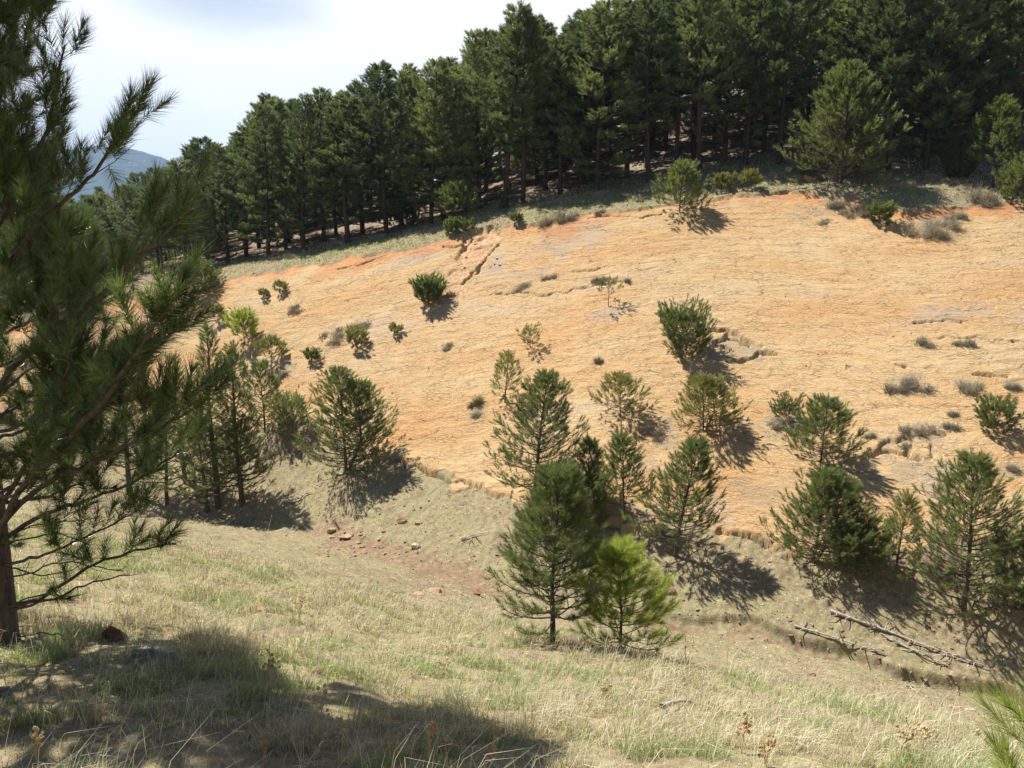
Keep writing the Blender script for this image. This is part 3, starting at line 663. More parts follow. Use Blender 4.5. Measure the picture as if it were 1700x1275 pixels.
# the bright pine in front
P = at(1030, 1088, 9); P = np.array([ray(1030, 1088)[0]*12.0, 12.0, 0]); P[2] = hz(P[0], P[1])
pine_thing('young_pine', 'pine tree', P, 'bright yellow green young pine behind the grassy brow in front of the tall pine', NEED_BRIGHT, seed=777, h=(ray(1030, 893)[1]*12-P[2])*.87, rad=.98, cb=.02, nb=50, tw=8, k=90, w=.0055, nl=.165, bl=.20, up=.75, tint=.5)
# seedling at the lower right corner
P = np.array([2.12, 2.95, 0]); P[2] = hz(P[0], P[1])
pine_thing('young_pine', 'pine tree', P, 'near pine seedling with long needles cut by the lower right corner', NEED_BRIGHT, seed=778, h=ray(1690, 1165)[1]*2.95-P[2], rad=.14, cb=.35, nb=6, tw=1, k=130, w=.0030, nl=.17, bl=.14, up=1.0, tint=.25)

# ------------------------------------------------------------------ near tree at the left
def build_near_tree():
    rg = np.random.default_rng(42)
    def W(px, py, d): u, te = ray(px, py); return np.array([u*d, d, te*d])
    base = W(12, 1088, 6.9); base[2] = hz(base[0], base[1])
    e = bpy.data.objects.new('pine_tree', None); col.objects.link(e); e.location = base
    tag(e, 'large near pine at the left edge with long needle brushes and dead lower twigs', 'pine tree')
    tb = Tubes(); BP = []; BD = []; BL = []; BN = []; BT = []
    trunk = np.array([base+[0, 0, -.3], base+[0, 0, .1], W(4, 980, 6.9), W(-8, 860, 6.85), W(-40, 600, 6.9), W(-45, 300, 7.0), W(-30, 0, 7.0), W(-20, -250, 7.1)])-base
    tb.add(trunk, [.15, .12, .10, .09, .08, .065, .045, .02], 12)
    def brush(p, d, L_=.3, f=1., t=.5):
        BP.append(p); BD.append(unit(np.asarray(d)+[0, 0, .45])); BL.append(L_*rg.uniform(.8, 1.2)); BN.append(.165*f*rg.uniform(.85, 1.1)); BT.append(t+rg.normal(0, .18))
    def branch(pts, r0, twigs=6, tl=.5, dead=False, s0=.35, leaf=1.):
        """pts in world; smooth polyline, twigs with brushes on it"""
        pts = np.asarray(pts)-base; n = len(pts); tt = np.linspace(0, n-1, n*4)
        p = np.stack([np.interp(tt, np.arange(n), pts[:, j]) for j in range(3)], -1)
        kk = np.array([.25, .5, .25]); 
        for _ in range(3): p[1:-1] = p[:-2]*.25+p[1:-1]*.5+p[2:]*.25
        p[1:-1] += rg.normal(0, .008, (len(p)-2, 3))
        ln = np.linalg.norm(np.diff(p, axis=0), axis=1).sum(); q = np.linspace(0, 1, len(p))
        r0 = r0*.62; tb.add(p, r0*(1-.85*q)+.003, 6)
        tip = unit(p[-1]-p[-3])
        if not dead: brush(p[-1]-tip*.2, tip, .34, 1.1, .6); brush(p[-1]-tip*.45, tip, .25, .9)
        for j in range(twigs):
            s = s0+(1-s0)*(j+rg.uniform(.1, .9))/twigs; a = np.array([np.interp(s, q, p[:, m]) for m in range(3)])
            dr = unit(np.array([np.interp(min(1, s+.1), q, p[:, m]) for m in range(3)])-np.array([np.interp(s-.1, q, p[:, m]) for m in range(3)]))
            sd = rg.normal(size=3); sd = unit(sd-(sd@dr)*dr); sd[2] = abs(sd[2])*.7 if not dead else sd[2]*.5
            dd = unit(dr*.75+sd*.75); l_ = tl*(1.15-s*.6)*rg.uniform(.5, 1.2)
            m1 = a+dd*l_*.5+rg.normal(0, .03, 3)*l_; en = a+dd*l_+np.array([0, 0, .12*l_])
            r_ = max(.0035, r0*.28*(1-.5*s)); tb.add([a, m1, en], [r_, r_*.7, r_*.45], 4)
            if not dead or rg.random() < .12:
                d2 = unit(en-m1); brush(en-d2*.22, d2, .3, 1., .5)
                if leaf > .5: brush(m1+rg.normal(0, .02, 3), unit(dd+rg.normal(0, .3, 3)), .22, .9, .4)
            if l_ > .3:
                for _ in range(2 if not dead else 3):
                    s3 = unit(dd+rg.normal(0, .6, 3)); b0 = a+(en-a)*rg.uniform(.35, .8); e3 = b0+s3*l_*.4
                    tb.add([b0, (b0+e3)/2+rg.normal(0, .01, 3), e3], [r_*.5, r_*.4, r_*.25], 3)
                    if not dead and rg.random() < leaf: brush(e3-s3*.15, s3, .26, .95, .5)
    TP = lambda py: np.array([np.interp(-py, -np.array([1088, 980, 860, 600, 300, 0, -250]), (trunk[1:]+base)[:, j]) for j in range(3)])
    # limbs read off the photograph
    branch([TP(700), W(20,602,6.3), W(100,548,5.9), W(180,480,5.7), W(240,418,5.5), W(320,350,5.3)], .045, 12, .62)
    branch([TP(520), W(20,430,6.5), W(60,370,6.3), W(150,300,6.2), W(185,240,6.2), W(222,185,6.2)], .035, 12, .5)
    branch([TP(430), W(15,340,6.6), W(52,275,6.6), W(88,190,6.6), W(108,75,6.6)], .04, 12, .5)
    branch([TP(250), W(8,150,6.8), W(22,60,6.8), W(38,-40,6.8)], .03, 10, .5)
    branch([TP(890), W(40,800,6.0), W(110,735,5.4), W(180,655,5.0), W(225,590,4.7), W(262,530,4.5)], .045, 15, .55)
    branch([TP(880), W(60,810,6.2), W(150,770,5.6), W(230,735,5.2), W(320,680,5.0)], .04, 13, .6)
    branch([TP(860), W(50,760,6.4), W(90,700,6.0), W(110,640,5.7), W(118,590,5.5)], .035, 10, .5)
    branch([TP(905), W(70,850,6.6), W(150,830,6.4), W(230,800,6.2), W(300,745,6.0)], .035, 10, .55)
    branch([TP(1025), W(60,1000,6.7), W(112,962,6.6), W(170,930,6.5), W(235,912,6.4), W(292,903,6.3)], .032, 9, .35, leaf=.2)
    branch([TP(1030), W(80,1000,6.6), W(140,968,6.4), W(215,955,6.2)], .02, 8, .4, dead=True)
    branch([TP(940), W(60,925,6.5), W(110,905,6.3), W(180,875,6.1), W(250,832,6.0)], .022, 10, .4, leaf=.3)
    for a, b, c in [((30, 958), (100, 930), (205, 948)), ((30, 1060), (60, 1050), (105, 1056)), ((25, 1000), (80, 985), (120, 990)), ((10, 905), (90, 880), (150, 905)), ((10, 940), (70, 960), (130, 940)), ((10, 890), (60, 870), (160, 860))]:
        branch([TP(a[1]), W(*a, 6.8), W(*b, 6.6), W(*c, 6.5)], .012, 6, .28, dead=True, s0=.3)
    # the rest of the crown, all round the trunk
    for i in range(112):
        f = (i+.5)/112; z0 = 1.35 + f**1.3*6.8; f = (z0-1.35)/6.8; tp = np.array([np.interp(z0, trunk[:, 2], trunk[:, j]) for j in range(2)]+[z0])+base
        az = i*2.4+rg.uniform(-.4, .4); ln = (2.35*(1-f)**.6+.35)*rg.uniform(.75, 1.1); hd = np.array([math.cos(az), math.sin(az), 0])
        if hd[0] > .35: ln *= .82
        el = .1+.7*f; s = np.linspace(0, 1, 4)[:, None]
        def proj(p):
            k_ = p[2]/p[1]; v_ = (math.sin(PITCH)+k_*math.cos(PITCH))/(math.cos(PITCH)-k_*math.sin(PITCH)); return 850+p[0]/p[1]*(math.cos(PITCH)+v_*math.sin(PITCH))*FPX, 637.5-v_*FPX
        for _ in range(12):
            qx, qy = proj(tp+hd*ln*math.cos(el)+np.array([0, 0, ln*math.sin(el)+.22*ln]))
            if qx <= np.interp(qy, [-600, -120, 0, 250, 420, 560, 900], [400, 240, 8, 10, 150, 195, 160]): break
            ln *= .86
        if ln < .3: continue
        pts = tp + hd*ln*s*math.cos(el) + np.array([0, 0, 1.])*(ln*s*math.sin(el)+.22*ln*s**2.2)
        branch(pts, .028*(1-.5*f), (14 if z0 > 4.6 else int(9*(1-.3*f))), .45)
    V, T, t = needles(rg, np.array(BP), np.array(BD), np.array(BL), np.array(BN), 120, .0052, np.array(BT), (1.05, .38))
    tb.build('trunk', BARK_Y, e); mesh_obj('crown', V, T=T, mat=NEED_NEAR, parent=e, attrs={'tint': t})
    print('near brushes', len(BP))
build_near_tree()

# ------------------------------------------------------------------ shrubs
def shrub(P, w, h, label, mat=TWIG, group=None, seed=0, n=160, name='shrub', cat='shrub', dep=.6, tint=.45):
    """low twiggy plant: stems rooted over an uneven footprint that follows the ground"""
    rg = np.random.default_rng(seed); tb = Tubes(); d = P[1]; nc = max(2, int(w/.35))
    cc = np.stack([rg.uniform(-.42, .42, nc)*w, rg.uniform(-.35, .35, nc)*w*dep, rg.uniform(.45, 1, nc)], -1); cc[0, :2] = 0; cc[0, 2] = 1
    B = []
    for i in range(n):
        c = cc[rg.integers(0, nc)]; B.append([c[0]+rg.normal(0, .10)*min(w, 1.2), c[1]+rg.normal(0, .09)*min(w, 1.2)*dep, c[2]])
    B = np.array(B); Z = height(B[:, 0]+P[0], B[:, 1]+P[1])-P[2]
    r0 = .0012+.00012*d
    for (bx, by, f), z in zip(B, Z):
        az = rg.uniform(0, 6.28); b = np.array([bx, by, z-.02]); hh = h*f*rg.uniform(.4, 1.1); o = rg.uniform(.2, .9)*hh
        e = b+np.array([math.cos(az)*o, math.sin(az)*o, hh]); m = (b+e)/2+rg.normal(0, .08, 3)*hh
        tb.add([b, m, e], [r0*1.5, r0*1.1, r0*.7], 3)
        for _ in range(2):
            q = e+rg.normal(0, .35, 3)*hh; tb.add([m, (m+q)/2, q], [r0, r0*.9, r0*.6], 3)
    V = np.concatenate(tb.V); t = np.clip(rg.normal(tint, .22, len(V)//4+1).repeat(4)[:len(V)], 0, 1)
    o = mesh_obj(name, V, T=np.concatenate(tb.T), Q=np.concatenate(tb.Q), mat=mat, attrs={'tint': t}, loc=P); tag(o, label, cat, group); return o
shrubs = [(930,362,56,26,'grey leafless shrub on the turf lip right of the orange gash'),(992,357,16,12,'small dark shrub on the turf lip beyond the grey shrub'),
 (1545,385,78,42,'spiky grey leafless shrub lying over the slope top at the right'),(1618,335,52,38,'bare branched grey shrub below the right ridge pine'),
 (993,601,20,16,'small round grey shrub alone in mid slope'),(1530,570,34,20,'grey shrub high on the right slope, left of its pair'),(1608,574,34,18,'grey shrub high on the right slope, right of its pair'),
 (1510,645,66,34,'wide grey green mat shrub on the right slope'),(1600,645,44,22,'arched grey mat shrub beside the wide mat'),(1684,645,34,16,'grey mat shrub cut by the right edge'),
 (1530,722,60,22,'brownish low shrub above the soil hollow on the right slope'),(1446,726,24,14,'tiny brown shrub left of the brownish low shrub'),(1586,690,22,14,'small grey shrub beside the right bushy pine'),
 (1585,712,26,16,'brown twiggy shrub just below the small grey one'),(560,560,60,20,'grey dead mat shrub in the diagonal strip at the left slope'),(605,543,30,12,'upper end of the diagonal strip of dead shrub'),
 (485,520,30,12,'low dead shrub near the top left seedlings'),(868,476,36,10,'flat grey shrub in the crack above mid slope'),(918,461,24,9,'small flat shrub right of the crack shrub'),
 (990,468,30,12,'flat grey mat behind the thin bare stemmed pine'),(1042,468,16,12,'small grey tuft right of the thin bare stemmed pine'),(745,575,24,8,'faint grey mat below the rounded pine'),
 (1095,722,40,22,'brown grey shrub left of the twin stemmed pine'),(1290,712,40,20,'grey shrub under the low bushy pine'),(790,692,26,12,'grey shrub beside the yellow bush'),
 (1680,780,34,16,'brown mat low on the right slope'),(330,520,14,7,'tiny green tuft on the upper left slope'),(470,625,30,16,'grey shrub right of the pale small pine'),(750,492,20,14,'green grey tuft at the foot of the gash'),
 (1365,372,30,8,'flat dry tuft on the slope top'),(445,760,40,14,'dry shrub in the soil below the left cluster'),(1640,792,20,10,'small brown shrub above the large right pine'),
 (688,368,34,16,'grey bush on the turf lip left of the orange gash, just under the forest'),(822,348,24,12,'small grey bush on the turf lip directly above the gash'),(898,345,26,12,'grey bush on the turf lip between the gash and the grey shrub'),
 (1000,325,34,14,'low grey bush on the turf lip left of the flat ledge stone'),(1060,335,20,10,'tiny bush on the turf lip between ledge stone and lip pine'),(1285,296,32,16,'grey bush on the turf lip right of the small pine pair'),
 (1500,312,36,16,'brown bush on the bare ridge spot left of the juniper'),(1545,296,24,12,'small bush touching the left side of the juniper'),(556,408,34,14,'grey bush on the turf strip far left of the gash'),(622,398,26,12,'small grey bush on the turf strip halfway to the gash'),(478,428,30,12,'grey bush on the turf strip near the far left forest edge'),
 (1420,352,60,22,'wide brown dead brush in the shade of the large lit pine'),(1380,345,40,18,'brown dead brush left part under the large lit pine'),(1590,362,34,16,'dry brush between the spiky shrub and the ridge pine')]
for i, (px, py, w, h, lab) in enumerate(shrubs):
    P = at(px, py, 20); s = P[1]/FPX
    shrub(P, w*s*1.35, max(.12, h*s*.5), lab, seed=900+i, n=int(80+w*6), tint=[.45, .3, .6][i % 3])
P = at(793, 672, 20); shrub(P, .75, .32, 'low yellow green bush on the slope left of the big dark pine', mat=NEED_YEL, seed=31, n=160, tint=.7)
# columnar juniper on the ridge
def juniper(P, w, h, label):
    e = bpy.data.objects.new('juniper', None); col.objects.link(e); e.location = P; tag(e, label, 'juniper')
    rg = np.random.default_rng(66); tb = Tubes(); tb.add([[0, 0, -.2], [0, 0, h*.5], [0, 0, h*.9]], [.08, .05, .02], 6)
    n = 1500; t = rg.random(n)**.9; az = rg.uniform(0, 6.28, n); rr = w*.5*np.sqrt(np.clip(np.sin(np.pi*(t*.9+.06)), 0, 1))*rg.uniform(.55, 1.05, n)
    p = np.stack([np.cos(az)*rr, np.sin(az)*rr, t*h*.95], -1); d = np.stack([np.cos(az)*.5, np.sin(az)*.5, np.full(n, 1.)], -1)
    V, T, tt = needles(rg, p, d, np.full(n, .12), np.full(n, .12), 16, .02, np.clip(rg.normal(.5, .2, n), 0, 1), (.8, .2))
    tb.build('trunk', BARK, e); mesh_obj('crown', V, T=T, mat=JUNI, parent=e, attrs={'tint': tt})
P = at(1592, 296, 30); juniper(P, 55/FPX*P[1], 82/FPX*P[1], 'dense grey green columnar juniper on the ridge at the right')

# ------------------------------------------------------------------ rocks
def rock(P, sx_, sy_, sz_, mat, label, seed, rz=0, group=None, name='rock', lv=4, tilt=0):
    rg = np.random.default_rng(seed)
    me = bpy.data.meshes.new('tmp'); import bmesh; bm = bmesh.new(); bmesh.ops.create_icosphere(bm, subdivisions=lv, radius=1)
    V = np.array([v.co[:] for v in bm.verts]); F = np.array([[v.index for v in f.verts] for f in bm.faces]); bm.free(); bpy.data.meshes.remove(me)
    # cut by random planes for facets
    for _ in range(14):
        n = unit(rg.normal(size=3)); c = rg.uniform(.5, .85); dd = V@n; V = V-np.outer(np.maximum(dd-c, 0), n)
    V = V*(1+(fbm(V[:, 0]*3+seed, V[:, 1]*3+V[:, 2]*2, 4, seed)[:, None]-.5)*.35)
    V = V*[sx_, sy_, sz_]
    o = mesh_obj(name, V, T=F, mat=mat, smooth=False, loc=P+np.array([0, 0, sz_*.35])); o.rotation_euler = (tilt, rg.normal(0, .1), rz); tag(o, label, 'rock', group); return o
rocks = [(192,1064,22,20,.6,ROCK_RED,'dark red rock in the grass left of the flat grey boulder',0),
 (262,1112,70,30,.38,ROCK_GREY,'long flat grey boulder at the edge of the tree shadow',0),
 (5,1160,24,20,.5,ROCK_GREY,'dark stone at the left edge near the near pine trunk',0),
 (1112,984,13,7,.5,ROCK_RED,'red stone on the bank right of the bright pine',14),
 (722,984,16,5,.8,ROCK_ORG,'flat orange stone by the muddy wash, largest there',14),(697,988,13,4,.8,ROCK_ORG,'flat orange stone left of the largest one at the wash',14),
 (590,1024,18,8,.6,ROCK_RED,'red rock on the grassy brow below the wash',0),(428,1012,22,5,.6,ROCK_ORG,'pale orange slab lying in the grass left of the brow rock',0),
 (790,987,12,6,.6,ROCK_RED,'dark stone right of the flat orange stones',14),(575,893,16,5,.7,ROCK_ORG,'orange slab at the upper end of the wash',18),(550,882,12,5,.7,ROCK_ORG,'orange block left of the slab at the upper wash',18),
 (668,866,12,6,.6,ROCK_ORG,'orange stone pair on the bank above the wash',18),(694,870,7,4,.6,ROCK_ORG,'small orange stone right of the bank stone pair',18),(690,908,14,5,.6,ROCK_PALE,'pale buried rock above the wash',18),
 (1526,252,13,5,.7,ROCK_PALE,'pale boulder on the ridge between forest and juniper',30),(1041,327,12,4,.7,ROCK_ORG,'flat ledge stone on the ridge turf left of the lip pine',30),
 (1310,285,8,5,.7,ROCK_PALE,'white stone on the ridge beside the large lit pine',30),(1440,262,12,5,.7,ROCK_PALE,'grey stone in the forest edge shade at right',30),
 (1590,1178,14,5,.7,ROCK_ORG,'orange stone in the stream cut near the right',12),(1612,1180,12,5,.7,ROCK_PALE,'grey flat stone near the right end of the stream',12),(1350,1122,10,4,.7,ROCK_RED,'red stone in the muddy stream cut',12),
 (252,857,12,7,.6,ROCK_PALE,'pale stone left of the left cluster shade',14),(1130,1172,0,0,0,None,'',0),
 (1010,290,9,5,.7,ROCK_PALE,'grey stone under the forest edge above the lip pine',30),(1345,300,14,5,.6,ROCK_ORG,'ochre ledge block at the slope lip under the lit pine',30),
 (487,1160,0,0,0,None,'',0),(527,1118,12,5,.5,ROCK_RED,'small red rock at the top of the foreground shadow',0),(185,1088,0,0,0,None,'',0)]
for i, (px, py, hw, hh, asp, mat, lab, dm) in enumerate(rocks):
    if mat is None: continue
    P = at(px, py, dm); s = P[1]/FPX; rock(P, hw*s, hw*s*asp, hh*s*1.1, mat, lab, 50+i, rz=random.Random(i).uniform(-.4, .4))
# countable loose stones of the gully and brow
rg = np.random.default_rng(9); bm_cache = {}
def stones(n, box, mats, label, group, dm, smin, smax, seed):
    rg = np.random.default_rng(seed); protos = {}
    for i in range(n):
        px = rg.uniform(box[0], box[2]); py = rg.uniform(box[1], box[3]); P = at(px, py, dm)
        if P[1] > 60: continue
        s = rg.uniform(smin, smax); m = mats[i % len(mats)]; key = (i % 5, i % len(mats))
        if key not in protos:
            o = rock(P, 1, .7, .27, m, label, seed+i, group=group, name='stone', lv=2); protos[key] = o
        else:
            o = protos[key].copy(); col.objects.link(o)
        o.location = P+np.array([0, 0, s*.1]); o.scale = (s, s, s); o.rotation_euler = (0, 0, rg.uniform(0, 6.28))
stones(46, (520, 875, 640, 925), [ROCK_ORG, ROCK_PALE, ROCK_ORG], 'small orange stone at the upper end of the muddy wash', 'stones at the upper wash', 18, .05, .15, 1000)
stones(60, (560, 800, 840, 960), [ROCK_ORG, ROCK_PALE, ROCK_RED], 'small stone on the bank above the muddy wash', 'stones on the far bank', 18, .03, .09, 2000)
stones(40, (560, 955, 860, 1010), [ROCK_ORG, ROCK_PALE], 'small stone on the near side of the muddy wash', 'stones below the wash', 14, .03, .09, 3000)
stones(60, (1080, 930, 1400, 1060), [ROCK_ORG, ROCK_PALE, ROCK_ORG], 'small stone on the bank left of the fallen logs', 'stones left of the logs', 12, .03, .09, 4000)
stones(50, (1380, 980, 1700, 1170), [ROCK_ORG, ROCK_PALE, ROCK_RED], 'small stone on the bank around the fallen logs', 'stones around the logs', 12, .03, .09, 5000)
stones(24, (460, 1000, 700, 1060), [ROCK_RED, ROCK_PALE], 'small stone half hidden in the grass of the brow', 'stones in the brow grass', 0, .02, .05, 6000)
stones(12, (770, 395, 830, 450), [ROCK_ORG, ROCK_PALE], 'broken block in the orange gash', 'blocks of the orange gash', 30, .06, .15, 7000)
stones(44, (900, 215, 1330, 320), [ROCK_PALE, ROCK_ORG], 'pale stone lying between the forest trunks', 'stones on the forest floor', 35, .08, .26, 8000)
stones(24, (1450, 250, 1620, 320), [ROCK_PALE, ROCK_ORG], 'small stone on the ridge turf by the juniper', 'stones on the right ridge', 32, .05, .14, 8500)

# ------------------------------------------------------------------ fallen dead wood
def log(pts, r0, label, seed, nst=18, dm=12, d=None):
    """weathered fallen trunk with branch stubs, lying on the ground"""
    rg = np.random.default_rng(seed); W = np.array([at(*p, dm) for p in pts]); W[:, 2] += r0*1.1
    n = 16; q = np.linspace(0, len(W)-1, n); P = np.stack([np.interp(q, np.arange(len(W)), W[:, j]) for j in range(3)], -1)
    P[:, 2] += .03+rg.normal(0, .006, n); base = P[0].copy(); P = P-base
    e = bpy.data.objects.new('fallen_log', None); col.objects.link(e); e.location = base; tag(e, label, 'log')
    tb = Tubes(); tb.add(P, r0*(1-.65*np.linspace(0, 1, n)), 8); tb.build('log_trunk', DEAD, e)
    sb = Tubes(); ax = unit(P[-1]-P[0])
    for i in range(nst):
        t = rg.uniform(.02, .97); a = np.array([np.interp(t*(n-1), np.arange(n), P[:, j]) for j in range(3)])
        d_ = unit(np.array([rg.normal(), rg.normal(), rg.uniform(-.3, 1.0)])-ax*.3); l_ = rg.uniform(.10, .42)
        sb.add([a, a+d_*l_*.6+rg.normal(0, .02, 3), a+d_*l_+[0, 0, -.03]], [.018, .014, .009], 4)
    sb.build('stub_branches', DEAD, e)
log([(1378,1020),(1450,1045),(1520,1072),(1640,1114)], .048, 'longest bleached fallen trunk with stubs on the right bank', 1, 40)
log([(1318,1042),(1380,1062),(1468,1090)], .03, 'thin bleached fallen trunk below and left of the longest', 2, 16)
log([(1470,1062),(1530,1090),(1578,1112)], .03, 'short grey fallen trunk just below the longest one', 3, 14)
log([(468,836),(500,830),(508,822)], .045, 'short broken dead branch on the soil by the left cluster', 4, 10, 18)
log([(765,897),(800,888)], .03, 'thin dead stick on the bank left of the central pines', 5, 4, 18)
log([(1098,1185),(1135,1170)], .028, 'weathered grey wood chunk in the foreground grass', 6, 1, 0)
log([(1505,1143),(1590,1150)], .02, 'thin dead stick near the stream at the right', 7, 3, 12)

# ------------------------------------------------------------------ grasses (uncountable) and dry weeds (countable)
def blades(name, x, y, h, w, tint, mat, seed, bend=.5):
    rg = np.random.default_rng(seed); n = len(x); z = height(x, y)-.008
    az = rg.uniform(0, 6.28, n); ln = np.stack([np.cos(az), np.sin(az)], -1)*(bend*rg.random(n)**.7)[:, None]*h[:, None]
    ln[:, 0] += .20*h; ln[:, 1] -= .05*h
    sa = rg.uniform(0, 6.28, n); sd = np.stack([np.cos(sa), np.sin(sa), np.zeros(n)], -1)*(w*.5)[:, None]
    b = np.stack([x, y, z], -1); m = b.copy(); m[:, :2] += ln*.38; m[:, 2] += h*.6
    t = b.copy(); t[:, :2] += ln*1.25; t[:, 2] += h*rg.uniform(.55, 1.0, n)
    V = np.stack([b-sd, b+sd, m+sd*.8, m-sd*.8, t], 1).reshape(-1, 3); i = np.arange(n)*5
    Q = np.stack([i, i+1, i+2, i+3], -1); T = np.stack([i+3, i+2, i+4], -1)
    o = mesh_obj(name, V, T=T, Q=Q, mat=mat, smooth=True, attrs={'tint': np.repeat(np.clip(tint, 0, 1), 5)}); return o
def grass():
    rg = np.random.default_rng(3); n = 420000
    d = 3.0*(24/3.0)**(rg.random(n)**.82); u = rg.uniform(-.74, .74, n); x = u*d; y = d
    # clumping
    # tussocks of longer dead grass
    cl = fbm(x*2.2, y*2.2, 4, 91, .65); dn = np.interp(u, brow[:, 0], brow[:, 1]); gd = np.interp(u, gully[:, 0], gully[:, 1])
    past = sstep(0, 3.5, d-dn)
    keep = (rg.random(n) < sstep(.33, .6, cl)*.95+.12)*(rg.random(n) > past*.72)*(d < gd-.6)
    x, y, d, cl, past = x[keep], y[keep], d[keep], cl[keep], past[keep]; n = len(x)
    g = fbm(x*.5+3, y*.5, 3, 92); g2 = fbm(x*2, y*2, 2, 93)
    tint = np.where(rg.random(n) < sstep(.47, .62, g*.65+g2*.35)*.70+.06, rg.uniform(.65, 1, n), rg.uniform(0, .5, n)); tint = np.clip(tint-.25*(fbm(x*5, y*5, 2, 97)-.5)-.3*(cl < .42), 0, 1)
    h = (.035+.11*rg.random(n)**1.6)*(.45+1.5*sstep(.42, .68, cl))*(1-.6*past)
    tall = rg.random(n) < .03*(1-past)*(d < 13); h = np.where(tall, rg.uniform(.22, .48, n), h); tint = np.where(tall, rg.uniform(.25, .45, n), tint)
    w = .0016+.00050*d; w = np.where(tall, w*.7, w)*rg.uniform(.7, 1.5, n)
    tag(blades('grass', x, y, h, w, tint, GRASS, 4, .9), 'dry and green meadow grass covering the near slope', 'grass', kind='stuff')
    # short turf on banks and ridge
    n = 150000; u = rg.uniform(-.72, .72, n); d = rg.uniform(13, 48, n)*1.0; d = np.where(rg.random(n) < .45, rg.uniform(34, 52, n), d); x = u*d; y = d
    _, slab, lo, hi, dg = masks(x, y)
    mt = np.zeros(n)
    for p in PATCH:
        if p[6] != 'dirt': mt = np.maximum(mt, pmask(x, y, *p[:5]))
    gd = np.interp(u, gully[:, 0], gully[:, 1])
    ok = (((slab < .3) & (hi > 0)) | ((hi < -.1) & (hi > -7)) | (mt > .6)) & (np.abs(dg) > .55) & (d > gd-1.5)
    ok &= (fbm(x*1.1, y*1.1, 3, 94) > .40) | (hi < 0)
    x, y, d, hi, mt = x[ok], y[ok], d[ok], hi[ok], mt[ok]; n = len(x)
    g = fbm(x*.35, y*.35, 3, 95)
    tint = np.where(rg.random(n) < sstep(.38, .62, g), rg.uniform(.6, .95, n), rg.uniform(.05, .5, n)); tint = np.where(mt > .5, rg.uniform(0, .35, n), tint)
    h = .03+.10*rg.random(n)**2 + np.where(hi < 0, .05, 0)
    tag(blades('turf', x, y, h, .004+.0006*d, tint, GRASS, 5, .8), 'short patchy turf on the gully banks and the ridge lip', 'grass', kind='stuff')
grass()
def gravel():
    # loose chips too many to count: small five sided wedges
    rg = np.random.default_rng(13); n = 26000; u = rg.uniform(-.68, .68, n); d = rg.uniform(13, 34, n); far_ = rg.random(n) < .30; d = np.where(far_, rg.uniform(36, 70, n), d)
    x = u*d; y = d; _, slab, lo, hi, dg = masks(x, y); gd = np.interp(u, gully[:, 0], gully[:, 1])
    ok = ((slab < .3) | (rg.random(n) < .10)) & (d > gd-3.0) & (fbm(x*.6, y*.6, 3, 98) > .36); x, y, d = x[ok], y[ok], d[ok]; n = len(x); z = height(x, y)
    r = (.010+.035*rg.random(n)**3)*(.6+d*.022); az = rg.uniform(0, 6.28, n); V = []
    for k in range(5):
        a = az+k*1.2566+rg.normal(0, .25, n); V.append(np.stack([x+np.cos(a)*r*rg.uniform(.7, 1.3, n), y+np.sin(a)*r*rg.uniform(.6, 1.1, n), z-.01], -1))
    for k in range(3):
        a = az+k*2.09+rg.normal(0, .3, n); V.append(np.stack([x+np.cos(a)*r*.6, y+np.sin(a)*r*.6, z+r*rg.uniform(.3, .8, n)], -1))
    V = np.stack(V, 1).reshape(-1, 3); i = np.arange(n)*8
    T = [(0, 1, 5), (1, 2, 6), (2, 3, 6), (3, 4, 7), (4, 0, 7), (5, 6, 7), (1, 6, 5), (3, 7, 6), (0, 5, 7)]
    T = np.concatenate([np.stack([i+a, i+b, i+c], -1) for a, b, c in T])
    m = leaf_mat('loose_chips', [(0, (.20,.10,.055)), (.3, (.42,.26,.15)), (.6, (.40,.34,.25)), (1, (.56,.50,.40))], 0, .9, .1, 0)
    tag(mesh_obj('gravel', V, T=T, mat=m, smooth=False, attrs={'tint': np.repeat(rg.random(n), 8)}), 'loose chips of orange and grey stone over the gully banks', 'gravel', kind='stuff')
gravel()
HEADS = {}
def weed(px, py, hp, label, seed, d=None, group=None, heads=8, tint=.5):
    """dry forb: a few thin stems with rust or straw seed heads"""
    rg = np.random.default_rng(seed); P = at(px, py) if d is None else at(px, py, d=d); s = P[1]/FPX; h = hp*s
    e = bpy.data.objects.new('dry_weed', None); col.objects.link(e); e.location = P; tag(e, label, 'weed', group)
    tb = Tubes(); HQ = []
    for k in range(3 if heads > 3 else 1):
        lx, ly = rg.normal(.06, .12), rg.normal(0, .1); p = np.array([[0, 0, -.02], [lx*h*.3, ly*h*.3, h*.45], [lx*h, ly*h, h*rg.uniform(.75, 1)]])
        tb.add(p, [.0050, .0040, .0026], 4)
        for j in range(heads):
            t = rg.uniform(.45, 1); a = p[1]*(1-(t-.45)/.55)+p[2]*((t-.45)/.55); q = a+np.array([rg.normal(0, .09), rg.normal(0, .09), rg.uniform(.02, .12)])*h
            tb.add([a, (a+q)/2, q], [.003, .0025, .002], 3)
            r = rg.uniform(.006, .013); HQ.append((q, r))
    tb.build('stem', STRAW, e, tint=.75); 
    global HEADS
    for q, r in HQ:
        key = round(tint, 2)
        if key not in HEADS:
            hd = Tubes(); hd.add([[0, 0, -1], [0, 0, -.3], [0, 0, .6], [0, 0, 1.3]], [.3, 1, .9, .2], 6); o = hd.build('seed_head', STRAW, e, tint=tint); HEADS[key] = o
        else: o = HEADS[key].copy(); col.objects.link(o); o.parent = e
        o.location = q; o.scale = (r, r, r); o.rotation_euler = (rg.normal(0, .4), rg.normal(0, .4), 0)
    return e
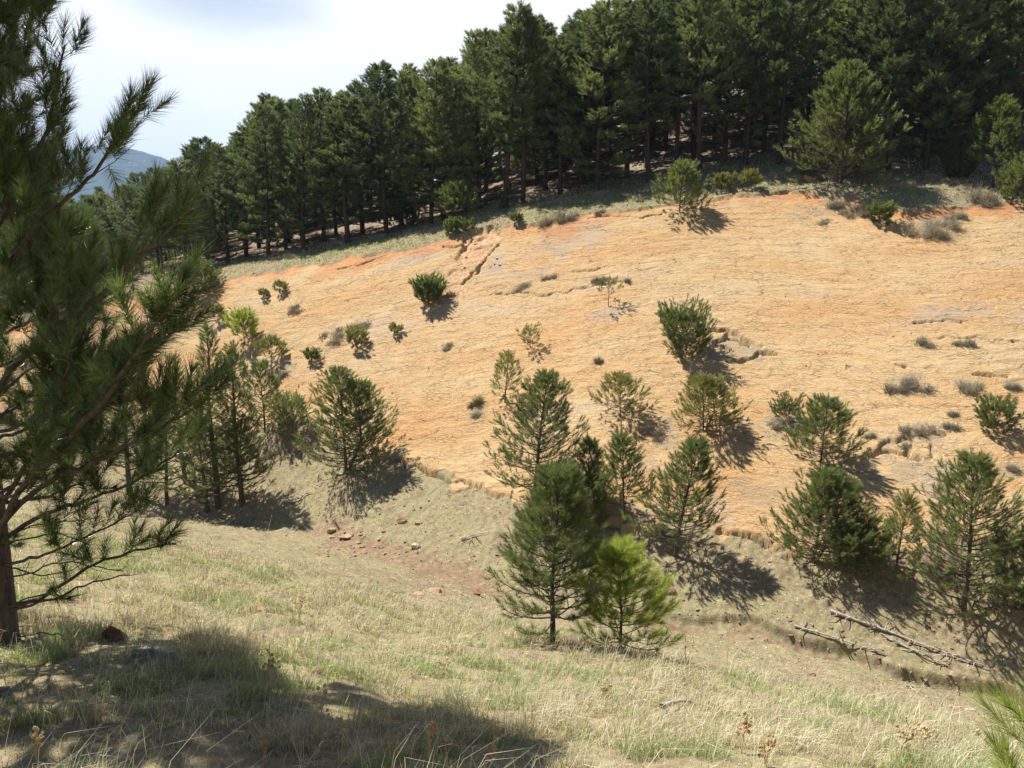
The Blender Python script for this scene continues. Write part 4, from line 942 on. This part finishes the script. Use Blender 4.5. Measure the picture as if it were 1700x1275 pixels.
weeds = [(528,1240,95,'tall dry weed with papery seed heads standing in the tree shadow'),(440,1275,50,'dry weed with orange heads at the bottom left of centre'),(575,1262,70,'dry weed leaning right at the bottom in the shadow'),
 (650,1278,48,'short dry weed with rusty head at the bottom edge'),(712,1278,70,'dry weed with clustered tan heads at the bottom edge'),(740,1270,40,'small tan weed right of the clustered one'),(450,1150,55,'dark dry weed at the left edge of the shadow top'),
 (810,1280,50,'pale dry weed at the right end of the shadow'),(1137,1110,48,'orange stalked weed right of the bright pine'),(1425,1200,60,'single tall stalk with flat head in the right grass'),(1490,1270,70,'reddish weed near the bottom right'),
 (1230,1250,60,'rust headed weed in the right foreground grass'),(1530,1262,50,'pink headed weed near the lower right seedling'),(497,1032,38,'orange weed on the brow above the shadow'),(1270,1275,44,'rust headed weed at the bottom edge right of centre'),
 (1000,1172,40,'small dark headed weed in the middle grass'),(735,1125,34,'tangled brown weed right of the shadow top'),(395,1105,30,'lone brown headed weed above the shadow'),(940,1130,70,'long thin pale stalk below the tall pine'),(1205,1130,90,'long arching pale stalk on the brow at the right'),
 (1600,1275,80,'long pale stalk left of the lower right seedling'),(60,1270,50,'pale weed at the bottom left'),(650,1045,50,'pale stalk on the brow below the wash'),(335,900,36,'pale stalk in front of the left cluster shade'),(445,895,36,'single white stalk before the left cluster')]
for i, (px, py, hp, lab) in enumerate(weeds):
    weed(px, py, hp*1.35, lab, 70+i, heads=2 if 'stalk ' in lab+' ' and 'stalked' not in lab else 7, tint=.3 if ('orange' in lab or 'rust' in lab or 'dark' in lab or 'red' in lab) else .6)

# ------------------------------------------------------------------ air
HAZE = True
if HAZE:
    me = bpy.data.meshes.new('haze'); x0, x1, y0, y1, z0, z1 = -14500, 14500, -60, 9100, -110, 420
    v = [(x, y, z) for x in (x0, x1) for y in (y0, y1) for z in (z0, z1)]
    f = [(0, 1, 3, 2), (4, 6, 7, 5), (0, 4, 5, 1), (2, 3, 7, 6), (0, 2, 6, 4), (1, 5, 7, 3)]
    me.from_pydata(v, [], f); me.update(); o = bpy.data.objects.new('haze', me); col.objects.link(o); tag(o, 'thin blue haze in the air before the far mountain', 'haze', kind='stuff')
    m = bpy.data.materials.new('haze'); m.use_nodes = True; nt = m.node_tree; nt.nodes.clear(); oo = N(nt, 'ShaderNodeOutputMaterial')
    pv = N(nt, 'ShaderNodeVolumePrincipled'); pv.inputs['Color'].default_value = (.42, .66, 1, 1); pv.inputs['Density'].default_value = .00015; pv.inputs['Anisotropy'].default_value = .1
    L(nt, pv.outputs[0], oo.inputs['Volume']); me.materials.append(m)
